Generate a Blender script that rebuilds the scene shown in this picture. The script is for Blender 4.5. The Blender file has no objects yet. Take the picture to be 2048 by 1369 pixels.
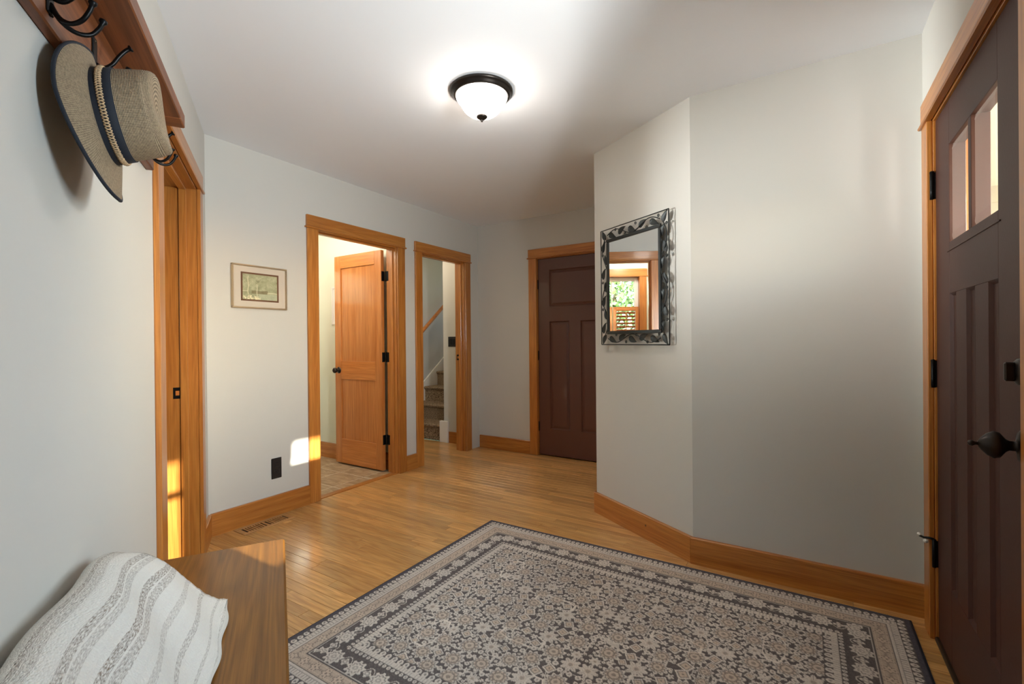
import bpy, math, random
import numpy as np
from mathutils import Vector, Matrix

random.seed(7)
S = bpy.context.scene
COL = S.collection
R_ = math.radians

# ---------------------------------------------------------------- camera
H = 2.44                                   # ceiling height
YAW, PITCH, ROLL, FPX, HC = 1.0099, -0.003, -0.0093, 929.25, 1.1742
fw = Vector((math.sin(YAW), math.cos(YAW), 0)); rt = Vector((math.cos(YAW), -math.sin(YAW), 0)); up = Vector((0, 0, 1))
f2 = fw * math.cos(PITCH) + up * math.sin(PITCH); u2 = up * math.cos(PITCH) - fw * math.sin(PITCH)
r3 = rt * math.cos(ROLL) + u2 * math.sin(ROLL); u3 = u2 * math.cos(ROLL) - rt * math.sin(ROLL)
cd = bpy.data.cameras.new('camera'); cam = bpy.data.objects.new('camera', cd); COL.objects.link(cam)
cd.sensor_fit = 'HORIZONTAL'; cd.sensor_width = 36.0; cd.lens = 36.0 * FPX / 2048; cd.clip_start = 0.02
cam.matrix_world = Matrix(((r3.x, u3.x, -f2.x, 0), (r3.y, u3.y, -f2.y, 0), (r3.z, u3.z, -f2.z, HC), (0, 0, 0, 1)))
S.camera = cam

# ---------------------------------------------------------------- world, sun, exposure
S.view_settings.view_transform = 'Standard'; S.view_settings.look = 'None'
S.view_settings.gamma = 1.0; S.view_settings.use_curve_mapping = False
S.view_settings.exposure = 1.0
w = bpy.data.worlds.new('sky'); S.world = w; w.use_nodes = True
wn = w.node_tree; wn.nodes.clear()
sky = wn.nodes.new('ShaderNodeTexSky'); sky.sky_type = 'NISHITA'; sky.sun_disc = False
sky.sun_elevation = R_(18.8); sky.sun_rotation = R_(180); sky.altitude = 100; sky.dust_density = 2.0
bg = wn.nodes.new('ShaderNodeBackground'); bg.inputs[1].default_value = 0.9
wo = wn.nodes.new('ShaderNodeOutputWorld')
wn.links.new(sky.outputs[0], bg.inputs[0]); wn.links.new(bg.outputs[0], wo.inputs[0])
SUN_DIR = Vector((-0.009, 1.0, -0.34)).normalized()
sl = bpy.data.lights.new('sun', 'SUN'); sl.energy = 12.0; sl.angle = R_(0.6); sl.color = (1.0, 0.93, 0.80)
so = bpy.data.objects.new('sun', sl); COL.objects.link(so)
so.rotation_euler = SUN_DIR.to_track_quat('-Z', 'Y').to_euler(); so.location = (1.5, -8, 6)

def area(name, loc, direction, sx, sy, power, color=(1, 1, 1), spread=180):
    l = bpy.data.lights.new(name, 'AREA'); l.shape = 'RECTANGLE'; l.size = sx; l.size_y = sy
    l.energy = power; l.color = color; l.spread = R_(spread)
    o = bpy.data.objects.new(name, l); COL.objects.link(o); o.location = loc
    o.rotation_euler = Vector(direction).to_track_quat('-Z', 'Z').to_euler()
    return o
# sky light at the sidelight beside the front door, then two added fill lamps
area('sidelight_daylight', (1.02, -0.60, 1.45), (0.15, 1, -0.34), 0.30, 0.72, 18, (0.64, 0.82, 1.0), 140)
area('ceiling_fill', (1.02, -0.62, 1.30), (0.75, 1, 0.95), 0.30, 0.40, 18, (1.0, 0.97, 0.95), 120)  # added upward lamp that brightens the ceiling and upper walls
area('right_wall_fill', (-1.84, 6.59, 0.78), (4.4, -6.6, 0.70), 1.1, 0.5, 12.0, (0.97, 0.98, 1.0), 20)  # added narrow beam through the study window, brightens the right and angled walls

# ---------------------------------------------------------------- materials
def lin(r, g, b):
    f = lambda c: (c / 255 / 12.92) if c <= 10 else ((c / 255 + 0.055) / 1.055) ** 2.4
    return (f(r), f(g), f(b), 1)
MAT = {}
def nt(name):
    m = bpy.data.materials.new(name); m.use_nodes = True; t = m.node_tree
    return m, t, t.nodes['Principled BSDF']
def N(t, typ, **k):
    n = t.nodes.new(typ)
    for a, v in k.items(): setattr(n, a, v)
    return n
def plain(name, col, rough=0.5, metal=0.0, bump=0.0, bscale=200, coat=0.0, var=0.0, spec=0.5):
    m, t, p = nt(name)
    p.inputs['Base Color'].default_value = col; p.inputs['Roughness'].default_value = rough; p.inputs['Metallic'].default_value = metal
    p.inputs['Coat Weight'].default_value = coat; p.inputs['Specular IOR Level'].default_value = spec
    tc = N(t, 'ShaderNodeTexCoord')
    if var:
        no = N(t, 'ShaderNodeTexNoise'); no.inputs['Scale'].default_value = 3.0; no.inputs['Detail'].default_value = 3
        hs = N(t, 'ShaderNodeMix', data_type='RGBA'); hs.inputs['A'].default_value = col
        hs.inputs['B'].default_value = tuple(c * (1 - var) for c in col[:3]) + (1,)
        t.links.new(tc.outputs['Object'], no.inputs['Vector']); t.links.new(no.outputs['Fac'], hs.inputs['Factor'])
        t.links.new(hs.outputs['Result'], p.inputs['Base Color'])
    if bump:
        no = N(t, 'ShaderNodeTexNoise'); no.inputs['Scale'].default_value = bscale; no.inputs['Detail'].default_value = 2
        b = N(t, 'ShaderNodeBump'); b.inputs['Strength'].default_value = bump; b.inputs['Distance'].default_value = 0.002
        t.links.new(tc.outputs['Object'], no.inputs['Vector']); t.links.new(no.outputs['Fac'], b.inputs['Height']); t.links.new(b.outputs[0], p.inputs['Normal'])
    MAT[name] = m; return m
def wood(name, c1, c2, c3, axis, rough=0.38, coat=0.15, knots=0.0, cross=26.0, along=1.1, vary=0.25, rings=0.5):
    """grain runs along local axis (0,1,2); every object gets its own piece of the tree"""
    m, t, p = nt(name); L = t.links
    tc = N(t, 'ShaderNodeTexCoord'); oi = N(t, 'ShaderNodeObjectInfo')
    mul = N(t, 'ShaderNodeVectorMath', operation='SCALE'); mul.inputs[0].default_value = (37.3, 21.7, 53.1)
    L.new(oi.outputs['Random'], mul.inputs['Scale'])
    add = N(t, 'ShaderNodeVectorMath', operation='ADD'); L.new(tc.outputs['Object'], add.inputs[0]); L.new(mul.outputs[0], add.inputs[1])
    mp = N(t, 'ShaderNodeMapping'); sc = [cross] * 3; sc[axis] = along; mp.inputs['Scale'].default_value = sc
    L.new(add.outputs[0], mp.inputs['Vector'])
    n1 = N(t, 'ShaderNodeTexNoise'); n1.inputs['Scale'].default_value = 1.0; n1.inputs['Detail'].default_value = 5; n1.inputs['Roughness'].default_value = 0.55; n1.inputs['Distortion'].default_value = 0.6
    L.new(mp.outputs[0], n1.inputs['Vector'])
    # cathedral rings
    mp2 = N(t, 'ShaderNodeMapping'); sc2 = [cross * 0.42] * 3; sc2[axis] = along * 0.8; mp2.inputs['Scale'].default_value = sc2
    L.new(add.outputs[0], mp2.inputs['Vector'])
    n2 = N(t, 'ShaderNodeTexNoise'); n2.inputs['Scale'].default_value = 1.0; n2.inputs['Detail'].default_value = 1.0
    L.new(mp2.outputs[0], n2.inputs['Vector'])
    m1 = N(t, 'ShaderNodeMath', operation='MULTIPLY'); m1.inputs[1].default_value = 60.0; L.new(n2.outputs['Fac'], m1.inputs[0])
    sn = N(t, 'ShaderNodeMath', operation='SINE'); L.new(m1.outputs[0], sn.inputs[0])
    rg = N(t, 'ShaderNodeMapRange'); rg.inputs['From Min'].default_value = -1; rg.inputs['From Max'].default_value = 1; L.new(sn.outputs[0], rg.inputs['Value'])
    # fine pores
    mp3 = N(t, 'ShaderNodeMapping'); sc3 = [cross * 9] * 3; sc3[axis] = along * 5; mp3.inputs['Scale'].default_value = sc3
    L.new(add.outputs[0], mp3.inputs['Vector'])
    n3 = N(t, 'ShaderNodeTexNoise'); n3.inputs['Scale'].default_value = 1.0; n3.inputs['Detail'].default_value = 2; L.new(mp3.outputs[0], n3.inputs['Vector'])
    ra = N(t, 'ShaderNodeValToRGB'); e = ra.color_ramp.elements
    e[0].position = 0.30; e[0].color = c1; e[1].position = 0.72; e[1].color = c2
    L.new(n1.outputs['Fac'], ra.inputs['Fac'])
    mx = N(t, 'ShaderNodeMix', data_type='RGBA'); mx.inputs['B'].default_value = c3
    mm = N(t, 'ShaderNodeMath', operation='MULTIPLY'); mm.inputs[1].default_value = rings
    L.new(rg.outputs[0], mm.inputs[0]); L.new(mm.outputs[0], mx.inputs['Factor']); L.new(ra.outputs[0], mx.inputs['A'])
    mx2 = N(t, 'ShaderNodeMix', data_type='RGBA', blend_type='MULTIPLY'); mx2.inputs['Factor'].default_value = 0.55
    r3_ = N(t, 'ShaderNodeValToRGB'); r3_.color_ramp.elements[0].position = 0.35; r3_.color_ramp.elements[0].color = (0.62, 0.55, 0.48, 1); r3_.color_ramp.elements[1].position = 0.55
    L.new(n3.outputs['Fac'], r3_.inputs['Fac']); L.new(mx.outputs['Result'], mx2.inputs['A']); L.new(r3_.outputs[0], mx2.inputs['B'])
    hsv = N(t, 'ShaderNodeHueSaturation')
    vr = N(t, 'ShaderNodeMapRange'); vr.inputs['To Min'].default_value = 1 - vary; vr.inputs['To Max'].default_value = 1 + vary * 0.7
    L.new(oi.outputs['Random'], vr.inputs['Value']); L.new(vr.outputs[0], hsv.inputs['Value']); L.new(mx2.outputs['Result'], hsv.inputs['Color'])
    out = hsv.outputs[0]
    if knots:
        mk = N(t, 'ShaderNodeMapping'); sk = [6.0] * 3; sk[0 if axis == 1 else 1] = 0.0; mk.inputs['Scale'].default_value = sk; L.new(add.outputs[0], mk.inputs['Vector'])
        vo = N(t, 'ShaderNodeTexVoronoi'); vo.inputs['Scale'].default_value = 1.0; L.new(mk.outputs[0], vo.inputs['Vector'])
        sep = N(t, 'ShaderNodeSeparateColor'); L.new(vo.outputs['Color'], sep.inputs[0])
        thr = N(t, 'ShaderNodeMath', operation='LESS_THAN'); thr.inputs[1].default_value = knots; L.new(sep.outputs[0], thr.inputs[0])
        kr = N(t, 'ShaderNodeMapRange'); kr.inputs['From Min'].default_value = 0.022; kr.inputs['From Max'].default_value = 0.055; kr.inputs['To Min'].default_value = 1; kr.inputs['To Max'].default_value = 0
        L.new(vo.outputs['Distance'], kr.inputs['Value'])
        km = N(t, 'ShaderNodeMath', operation='MULTIPLY'); L.new(kr.outputs[0], km.inputs[0]); L.new(thr.outputs[0], km.inputs[1])
        mk2 = N(t, 'ShaderNodeMix', data_type='RGBA'); mk2.inputs['B'].default_value = (c1[0] * 0.12, c1[1] * 0.1, c1[2] * 0.1, 1)
        L.new(km.outputs[0], mk2.inputs['Factor']); L.new(out, mk2.inputs['A']); out = mk2.outputs['Result']
    L.new(out, p.inputs['Base Color'])
    p.inputs['Roughness'].default_value = rough; p.inputs['Coat Weight'].default_value = coat; p.inputs['Coat Roughness'].default_value = 0.12
    b = N(t, 'ShaderNodeBump'); b.inputs['Strength'].default_value = 0.12; b.inputs['Distance'].default_value = 0.0008
    L.new(n3.outputs['Fac'], b.inputs['Height']); L.new(b.outputs[0], p.inputs['Normal'])
    MAT[name] = m; return m

for ax in range(3):
    wood('trim%d' % ax, lin(178, 106, 40), lin(208, 140, 66), lin(158, 86, 30), ax, rough=0.33, coat=0.25, knots=0.14, vary=0.12, rings=0.30)
    wood('fir%d' % ax, lin(190, 112, 48), lin(216, 142, 76), lin(172, 96, 40), ax, rough=0.28, coat=0.45, knots=0.0, vary=0.06, rings=0.22, cross=34)
    wood('rack%d' % ax, lin(112, 62, 32), lin(156, 92, 50), lin(84, 44, 22), ax, rough=0.45, coat=0.1, knots=0.15, vary=0.12, rings=0.4)
    wood('oak%d' % ax, lin(118, 75, 27), lin(146, 98, 40), lin(82, 50, 17), ax, rough=0.34, coat=0.25, knots=0.0, vary=0.06, rings=0.42, cross=30, along=1.2)
for ax in range(3): wood('vent%d' % ax, lin(186, 136, 84), lin(208, 160, 104), lin(170, 116, 66), ax, rough=0.35, vary=0.05, rings=0.2)
wood('plank', lin(206, 152, 86), lin(230, 182, 116), lin(178, 122, 62), 1, rough=0.30, coat=0.35, vary=0.22, rings=0.40, cross=30, along=1.6)
plain('wall', lin(205, 201, 193), 0.75, bump=0.06, bscale=260)
plain('ceil', lin(240, 241, 244), 0.85)
plain('wall_green', lin(224, 223, 202), 0.7, bump=0.05)
plain('brown', lin(94, 56, 44), 0.36, bump=0.10, bscale=90, coat=0.12)
plain('brown_front', lin(72, 43, 35), 0.5, bump=0.10, bscale=110, spec=0.3)
plain('black', lin(26, 25, 25), 0.38, metal=0.7)
plain('bronze', lin(62, 56, 52), 0.34, metal=0.85, var=0.3)
plain('pewter', lin(70, 72, 72), 0.45, metal=0.75, var=0.5)
plain('black_plastic', lin(30, 30, 31), 0.35)
plain('slot', lin(6, 6, 6), 0.8)
plain('white_paint', lin(236, 230, 222), 0.5)
plain('white_rubber', lin(240, 238, 232), 0.6)
plain('champagne', lin(196, 176, 146), 0.32, metal=0.7)
plain('mat_board', lin(204, 192, 176), 0.85)
plain('mat_brown', lin(112, 76, 50), 0.8)
plain('navy', lin(22, 27, 38), 0.75, bump=0.2, bscale=500)
plain('duct', lin(38, 24, 14), 0.8)
plain('sub', lin(60, 40, 24), 0.9)
plain('grout', lin(222, 208, 186), 0.9)
plain('siding', lin(206, 198, 192), 0.8)
plain('concrete', lin(150, 146, 140), 0.9, var=0.2)
plain('grass', lin(90, 120, 60), 0.95, var=0.4)
plain('bark', lin(84, 66, 50), 0.9, var=0.3)
plain('leaf', lin(112, 150, 86), 0.6, var=0.35)
plain('brass_dark', lin(70, 58, 44), 0.5, metal=0.6)
def mk_special():
    m, t, p = nt('mirror'); p.inputs['Base Color'].default_value = (0.93, 0.94, 0.93, 1); p.inputs['Metallic'].default_value = 1; p.inputs['Roughness'].default_value = 0.0; MAT['mirror'] = m
    m, t, p = nt('glass'); t.nodes.remove(p)
    tr = N(t, 'ShaderNodeBsdfTransparent'); tr.inputs[0].default_value = (0.95, 0.97, 0.96, 1)
    gl = N(t, 'ShaderNodeBsdfGlossy'); gl.inputs['Roughness'].default_value = 0.02
    fr = N(t, 'ShaderNodeFresnel'); fr.inputs[0].default_value = 1.35
    mx = N(t, 'ShaderNodeMixShader'); o = t.nodes['Material Output']
    t.links.new(fr.outputs[0], mx.inputs[0]); t.links.new(tr.outputs[0], mx.inputs[1]); t.links.new(gl.outputs[0], mx.inputs[2]); t.links.new(mx.outputs[0], o.inputs[0]); MAT['glass'] = m
    m, t, p = nt('shade'); p.inputs['Base Color'].default_value = (0.9, 0.88, 0.84, 1); p.inputs['Roughness'].default_value = 0.25
    tc = N(t, 'ShaderNodeTexCoord'); no = N(t, 'ShaderNodeTexNoise'); no.inputs['Scale'].default_value = 14; no.inputs['Detail'].default_value = 3; no.inputs['Distortion'].default_value = 1.5
    mr = N(t, 'ShaderNodeMapRange'); mr.inputs['To Min'].default_value = 12.5; mr.inputs['To Max'].default_value = 33.0
    t.links.new(tc.outputs['Object'], no.inputs['Vector']); t.links.new(no.outputs['Fac'], mr.inputs['Value']); sp_ = N(t, 'ShaderNodeSeparateXYZ'); t.links.new(tc.outputs['Object'], sp_.inputs[0])
    gr_ = N(t, 'ShaderNodeMapRange'); gr_.inputs['From Min'].default_value = -.037; gr_.inputs['From Max'].default_value = -.075; gr_.inputs['To Min'].default_value = .12; gr_.inputs['To Max'].default_value = 1.0
    t.links.new(sp_.outputs['Z'], gr_.inputs['Value']); ml_ = N(t, 'ShaderNodeMath', operation='MULTIPLY'); t.links.new(mr.outputs[0], ml_.inputs[0]); t.links.new(gr_.outputs[0], ml_.inputs[1]); t.links.new(ml_.outputs[0], p.inputs['Emission Strength'])
    p.inputs['Emission Color'].default_value = (1.0, 0.92, 0.83, 1); MAT['shade'] = m
    m, t, p = nt('globe'); p.inputs['Emission Color'].default_value = (1.0, 0.95, 0.86, 1); p.inputs['Emission Strength'].default_value = 3.5; MAT['globe'] = m
    # floor tile: stone with soft veins
    m, t, p = nt('tile'); tc = N(t, 'ShaderNodeTexCoord'); oi = N(t, 'ShaderNodeObjectInfo')
    mp = N(t, 'ShaderNodeMapping'); mp.inputs['Scale'].default_value = (22, 7, 7); no = N(t, 'ShaderNodeTexNoise'); no.inputs['Scale'].default_value = 1; no.inputs['Detail'].default_value = 6; no.inputs['Distortion'].default_value = 1.2
    ad = N(t, 'ShaderNodeVectorMath', operation='ADD'); t.links.new(tc.outputs['Object'], ad.inputs[0]); t.links.new(oi.outputs['Random'], ad.inputs[1])
    ra = N(t, 'ShaderNodeValToRGB'); ra.color_ramp.elements[0].position = 0.3; ra.color_ramp.elements[0].color = lin(150, 122, 88); ra.color_ramp.elements[1].position = 0.7; ra.color_ramp.elements[1].color = lin(194, 168, 132)
    t.links.new(ad.outputs[0], mp.inputs[0]); t.links.new(mp.outputs[0], no.inputs['Vector']); t.links.new(no.outputs['Fac'], ra.inputs[0]); t.links.new(ra.outputs[0], p.inputs['Base Color']); p.inputs['Roughness'].default_value = 0.5; MAT['tile'] = m
    # carpet on the stairs
    m, t, p = nt('carpet'); tc = N(t, 'ShaderNodeTexCoord'); no = N(t, 'ShaderNodeTexNoise'); no.inputs['Scale'].default_value = 130; no.inputs['Detail'].default_value = 3
    ra = N(t, 'ShaderNodeValToRGB'); ra.color_ramp.elements[0].position = 0.38; ra.color_ramp.elements[0].color = lin(84, 66, 52); ra.color_ramp.elements[1].position = 0.62; ra.color_ramp.elements[1].color = lin(186, 160, 130)
    b = N(t, 'ShaderNodeBump'); b.inputs['Strength'].default_value = 0.9; b.inputs['Distance'].default_value = 0.008
    t.links.new(tc.outputs['Object'], no.inputs['Vector']); t.links.new(no.outputs['Fac'], ra.inputs[0]); t.links.new(ra.outputs[0], p.inputs['Base Color']); t.links.new(no.outputs['Fac'], b.inputs['Height']); t.links.new(b.outputs[0], p.inputs['Normal']); p.inputs['Roughness'].default_value = 1.0; p.inputs['Specular IOR Level'].default_value = 0.1; MAT['carpet'] = m
    # colours stored on the mesh (rug, print)
    for nm, rough in (('rug', 1.0), ('print', 0.6)):
        m, t, p = nt(nm); at = N(t, 'ShaderNodeVertexColor', layer_name='pattern'); tc = N(t, 'ShaderNodeTexCoord')
        no = N(t, 'ShaderNodeTexNoise'); no.inputs['Scale'].default_value = 420 if nm == 'rug' else 90; no.inputs['Detail'].default_value = 2
        mr = N(t, 'ShaderNodeMapRange'); mr.inputs['To Min'].default_value = 0.72 if nm == 'rug' else 0.9; mr.inputs['To Max'].default_value = 1.25 if nm == 'rug' else 1.1
        mx = N(t, 'ShaderNodeVectorMath', operation='SCALE')
        t.links.new(tc.outputs['Object'], no.inputs['Vector']); t.links.new(no.outputs['Fac'], mr.inputs['Value']); t.links.new(at.outputs['Color'], mx.inputs[0]); t.links.new(mr.outputs[0], mx.inputs['Scale']); t.links.new(mx.outputs[0], p.inputs['Base Color'])
        p.inputs['Roughness'].default_value = rough; p.inputs['Specular IOR Level'].default_value = 0.15; MAT[nm] = m
    # woven straw: fine rows around the crown
    m, t, p = nt('straw'); uv = N(t, 'ShaderNodeUVMap'); sp = N(t, 'ShaderNodeSeparateXYZ'); t.links.new(uv.outputs[0], sp.inputs[0])
    a1 = N(t, 'ShaderNodeMath', operation='MULTIPLY'); a1.inputs[1].default_value = 2 * math.pi * 62; t.links.new(sp.outputs['Y'], a1.inputs[0]); s1 = N(t, 'ShaderNodeMath', operation='SINE'); t.links.new(a1.outputs[0], s1.inputs[0])
    a2 = N(t, 'ShaderNodeMath', operation='MULTIPLY'); a2.inputs[1].default_value = 2 * math.pi * 170; t.links.new(sp.outputs['X'], a2.inputs[0]); s2 = N(t, 'ShaderNodeMath', operation='SINE'); t.links.new(a2.outputs[0], s2.inputs[0])
    mlt = N(t, 'ShaderNodeMath', operation='MULTIPLY'); mlt.inputs[1].default_value = 0.45; t.links.new(s2.outputs[0], mlt.inputs[0])
    sm = N(t, 'ShaderNodeMath', operation='ADD'); t.links.new(s1.outputs[0], sm.inputs[0]); t.links.new(mlt.outputs[0], sm.inputs[1])
    tc = N(t, 'ShaderNodeTexCoord'); no = N(t, 'ShaderNodeTexNoise'); no.inputs['Scale'].default_value = 240; no.inputs['Detail'].default_value = 2; t.links.new(tc.outputs['Object'], no.inputs['Vector'])
    n5 = N(t, 'ShaderNodeMath', operation='MULTIPLY_ADD'); n5.inputs[1].default_value = 2.2; n5.inputs[2].default_value = -1.1; t.links.new(no.outputs['Fac'], n5.inputs[0])
    sm2 = N(t, 'ShaderNodeMath', operation='ADD'); t.links.new(sm.outputs[0], sm2.inputs[0]); t.links.new(n5.outputs[0], sm2.inputs[1])
    mr = N(t, 'ShaderNodeMapRange'); mr.inputs['From Min'].default_value = -1.6; mr.inputs['From Max'].default_value = 1.6; t.links.new(sm2.outputs[0], mr.inputs['Value'])
    ra = N(t, 'ShaderNodeValToRGB'); ra.color_ramp.elements[0].color = lin(76, 60, 44); ra.color_ramp.elements[1].color = lin(188, 164, 132); t.links.new(mr.outputs[0], ra.inputs[0]); t.links.new(ra.outputs[0], p.inputs['Base Color'])
    b = N(t, 'ShaderNodeBump'); b.inputs['Strength'].default_value = 0.5; b.inputs['Distance'].default_value = 0.0015; t.links.new(mr.outputs[0], b.inputs['Height']); t.links.new(b.outputs[0], p.inputs['Normal']); p.inputs['Roughness'].default_value = 0.8; MAT['straw'] = m
    plain('braid', lin(196, 164, 126), 0.8, bump=0.4, bscale=500)
    # knitted throw: cream with heathered grey-brown stripes along its length
    m, t, p = nt('knit'); uv = N(t, 'ShaderNodeUVMap'); sp = N(t, 'ShaderNodeSeparateXYZ'); t.links.new(uv.outputs[0], sp.inputs[0])
    nw = N(t, 'ShaderNodeTexNoise'); nw.inputs['Scale'].default_value = 6.0; t.links.new(uv.outputs[0], nw.inputs['Vector'])
    wob = N(t, 'ShaderNodeMath', operation='MULTIPLY_ADD'); wob.inputs[1].default_value = .016; t.links.new(nw.outputs['Fac'], wob.inputs[0]); t.links.new(sp.outputs['X'], wob.inputs[2])
    acc = None
    for c_, w_, v_ in ((.108, .024, .6), (.178, .012, .5), (.248, .009, .8), (.276, .006, .6), (.343, .007, .8), (.373, .012, .5), (.453, .009, .85), (.483, .010, .55), (.553, .008, .95), (.584, .011, .7), (.663, .010, .45), (.743, .007, .65), (.838, .007, .55), (.928, .007, .5)):
        cm = N(t, 'ShaderNodeMath', operation='COMPARE'); cm.inputs[1].default_value = c_; cm.inputs[2].default_value = w_ * 1.35; t.links.new(wob.outputs[0], cm.inputs[0])
        ma = N(t, 'ShaderNodeMath', operation='MULTIPLY_ADD'); ma.inputs[1].default_value = v_ * .95; t.links.new(cm.outputs[0], ma.inputs[0])
        if acc is None: ma.inputs[2].default_value = .05
        else: t.links.new(acc.outputs[0], ma.inputs[2])
        acc = ma
    ra = acc
    mp = N(t, 'ShaderNodeMapping'); mp.inputs['Scale'].default_value = (330, 95, 1); t.links.new(uv.outputs[0], mp.inputs[0])
    no = N(t, 'ShaderNodeTexNoise'); no.inputs['Scale'].default_value = 1.0; no.inputs['Detail'].default_value = 2.5; t.links.new(mp.outputs[0], no.inputs['Vector'])
    nr = N(t, 'ShaderNodeMapRange'); nr.inputs['From Min'].default_value = 0.36; nr.inputs['From Max'].default_value = 0.70; t.links.new(no.outputs['Fac'], nr.inputs['Value'])
    mu = N(t, 'ShaderNodeMath', operation='MULTIPLY'); t.links.new(ra.outputs[0], mu.inputs[0]); t.links.new(nr.outputs[0], mu.inputs[1])
    no2 = N(t, 'ShaderNodeTexNoise'); no2.inputs['Scale'].default_value = 9; t.links.new(uv.outputs[0], no2.inputs['Vector'])
    cr = N(t, 'ShaderNodeMix', data_type='RGBA'); cr.inputs['A'].default_value = lin(88, 80, 74); cr.inputs['B'].default_value = lin(140, 112, 88); t.links.new(no2.outputs['Fac'], cr.inputs['Factor'])
    mx = N(t, 'ShaderNodeMix', data_type='RGBA'); mx.inputs['A'].default_value = lin(226, 221, 212); t.links.new(cr.outputs['Result'], mx.inputs['B']); t.links.new(mu.outputs[0], mx.inputs['Factor']); t.links.new(mx.outputs['Result'], p.inputs['Base Color'])
    mp2 = N(t, 'ShaderNodeMapping'); mp2.inputs['Scale'].default_value = (190, 190, 1); t.links.new(uv.outputs[0], mp2.inputs[0])
    vo = N(t, 'ShaderNodeTexVoronoi'); vo.inputs['Scale'].default_value = 1.0; t.links.new(mp2.outputs[0], vo.inputs['Vector'])
    b = N(t, 'ShaderNodeBump'); b.inputs['Strength'].default_value = 0.55; b.inputs['Distance'].default_value = 0.004; b.invert = True; t.links.new(vo.outputs['Distance'], b.inputs['Height']); t.links.new(b.outputs[0], p.inputs['Normal']); p.inputs['Roughness'].default_value = 1.0; p.inputs['Specular IOR Level'].default_value = 0.1; MAT['knit'] = m
    # planks of the unseen room floor
mk_special()

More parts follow.
